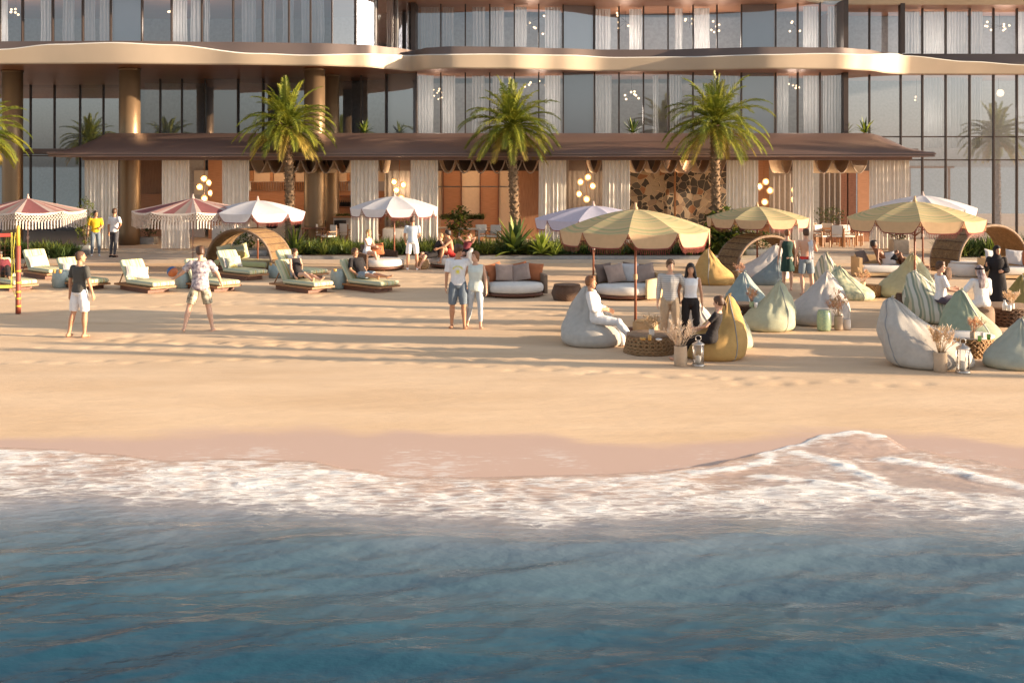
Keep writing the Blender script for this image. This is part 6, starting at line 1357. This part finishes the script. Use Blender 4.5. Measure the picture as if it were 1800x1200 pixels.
q = onL(508, 512, .86, 0, 0); person('woman in black sleeveless dress reclining on a front-row lounger, hand at her chest', (q[0], q[1], 0), R(-132), 1.68, 'fair', ('bun','brown'), ('fit','black',0), ('shorts','black',.22), dict(lean=-22, armL=(10,8,130,-30), armR=(20,10,40,-4), legL=(92,4,78), legR=(100,4,68), head=(20,-6)), hipz=.44, fem=True)
q = onL(620, 511, .80, 0, 0); person('man in black tee and grey blue shorts lying back on the last front-row lounger', (q[0], q[1], 0), R(-132), 1.80, 'tan', ('short','brown'), ('tee','black',.8), ('shorts','greyblue',.42), dict(lean=-34, armL=(12,14,62,-18), armR=(14,14,60,-18), legL=(92,8,86), legR=(94,8,84), head=(14,-4)), hipz=.44)
q = onL(5, 509, .78, 0, 0); person('sunbather in maroon top and black trousers lying knees up behind the volleyball post', (q[0], q[1], 0), R(-132), 1.74, 'brown', ('short','black'), ('tee','maroon',.8), ('trousers','black',.85), dict(lean=-48, armL=(10,14,40,-10), armR=(10,14,40,-10), legL=(126,6,24), legR=(118,6,30), head=(0,-6)), hipz=.44)
person('dark-skinned man in black shorts stretched out on the tan panelled sofa', (X(1560,36.4), 36.4, 0), R(-96), 1.80, 'dark', ('short','black'), None, ('shorts','black',.35), dict(lean=-46, armL=(20,16,60,-10), armR=(-6,20,30,-6), legL=(132,6,16), legR=(124,6,22), head=(0,8)), hipz=.50)
# ball in the hand of the ball player
jl = b2['J'][:3]; a = R(8); bxx = b2.location[0]+jl[0]*math.cos(a)-jl[1]*math.sin(a); byy = b2.location[1]+jl[0]*math.sin(a)+jl[1]*math.cos(a)
s = MB(); nn = 24
r = .115
for half, mi in ((0,0),(1,1)):
    rr_ = [(r*math.sin(t_*PI/24), -r*math.cos(t_*PI/24)) for t_ in (range(0, 14) if half == 0 else range(13, 25))]
    s.lathe([(max(q[0], .001), q[1]) for q in rr_], nn, mi, True, False, M=Matrix.Rotation(R(125),4,'Y') @ Matrix.Rotation(.5,4,'X'))
o = s.build('beach_ball', [pbr('blue_ball_panel', (.03,.12,.30), .4), pbr('orange_ball_panel', (.55,.16,.05), .4)], None, (bxx-.09, byy+.02, jl[2]+.12)); tag(o, 'small orange and blue ball on the outstretched hand of the ball player', 'ball')
# ================================================================ UNSEEN OBJECTS added off frame to throw the long shadows on the sand
gx = 'parasols added beyond the right edge to cast shade'
for px, py, r_, h_ in ((2150, 520, 1.7, 2.5),): parasol(px, py, r_, h_, 'unseen ochre parasol added beyond the right edge to throw a long shadow', 'yel', 10, .2, gx)  # unseen parasol, added for the shadow it casts
pg = thing('shadow_caster', 'unseen timber beams added beyond the right edge to stripe the sand with shade', 'shadow_caster', (12, 22, 0), 0)  # unseen beams and posts, added to cast long bands of shade
ta = math.tan(R(8.5))
for k, w_, h_, x0, x1 in ((25.9, .75, 3.4, 11.5, 27), (23.3, .65, 3.3, 10.5, 30), (21.5, .30, 3.2, 10.2, 26), (20.6, .34, 3.3, 10.2, 30), (28.3, .5, 3.3, 14, 30)):
    s = MB(); s.add([(x, k-ta*x+dy_, z) for z in (h_, h_+.14) for x, dy_ in ((x0,-w_/2),(x1,-w_/2),(x1,w_/2),(x0,w_/2))], [(3,2,1,0),(4,5,6,7),(0,1,5,4),(1,2,6,5),(2,3,7,6),(3,0,4,7)]); s.build('beam', W['teak'], pg, (-12,-22,0))
    for x in (x0+.3, (x0+x1)/2, x1-.3): s = MB(); s.box(x-.07, x+.07, k-ta*x-.07, k-ta*x+.07, -.3, h_-.002); s.build('post', W['teak'], pg, (-12,-22,0))
# ================================================================ CAMERA, LIGHT
cam = bpy.data.cameras.new('camera'); co = bpy.data.objects.new('camera', cam); COL.objects.link(co); sc.camera = co
co.location = (0, 0, EYE); co.rotation_euler = (R(90), 0, 0); cam.sensor_width = 36; cam.lens = 40; cam.clip_end = 3000; cam.clip_start = .1
cam.shift_y = -(600-HOR)/1800
EL, AZ = 9.5, 8.5   # sun elevation; angle from +X towards the sea
dx, dy, dz = math.cos(R(AZ))*math.cos(R(EL)), -math.sin(R(AZ))*math.cos(R(EL)), math.sin(R(EL))
sl = bpy.data.lights.new('sun', 'SUN'); sl.energy = 5.0; sl.angle = R(.6); sl.color = (1, .76, .51); so = bpy.data.objects.new('sun', sl); COL.objects.link(so)
so.rotation_euler = Vector((dx, dy, dz)).to_track_quat('Z', 'Y').to_euler(); so.location = (40, -20, 30)
w = bpy.data.worlds.new('World'); sc.world = w; w.use_nodes = True; nt = w.node_tree
sky = nt.nodes.new('ShaderNodeTexSky'); sky.sky_type = 'NISHITA'; sky.sun_disc = False; sky.sun_elevation = R(EL); sky.sun_rotation = R(90+AZ); sky.air_density = 1.0; sky.dust_density = 1.6; sky.ozone_density = 2.5
bg = nt.nodes['Background']; bg.inputs[1].default_value = .115
hs = nt.nodes.new('ShaderNodeHueSaturation'); hs.inputs['Saturation'].default_value = .40
nt.links.new(sky.outputs[0], hs.inputs['Color']); nt.links.new(hs.outputs[0], bg.inputs[0])
sc.view_settings.view_transform = 'Standard'; sc.view_settings.look = 'None'; sc.view_settings.gamma = 1; sc.view_settings.exposure = 1.42
sc.render.engine = 'CYCLES'; sc.cycles.max_bounces = 8; sc.cycles.transparent_max_bounces = 16; sc.cycles.caustics_reflective = False; sc.cycles.caustics_refractive = False
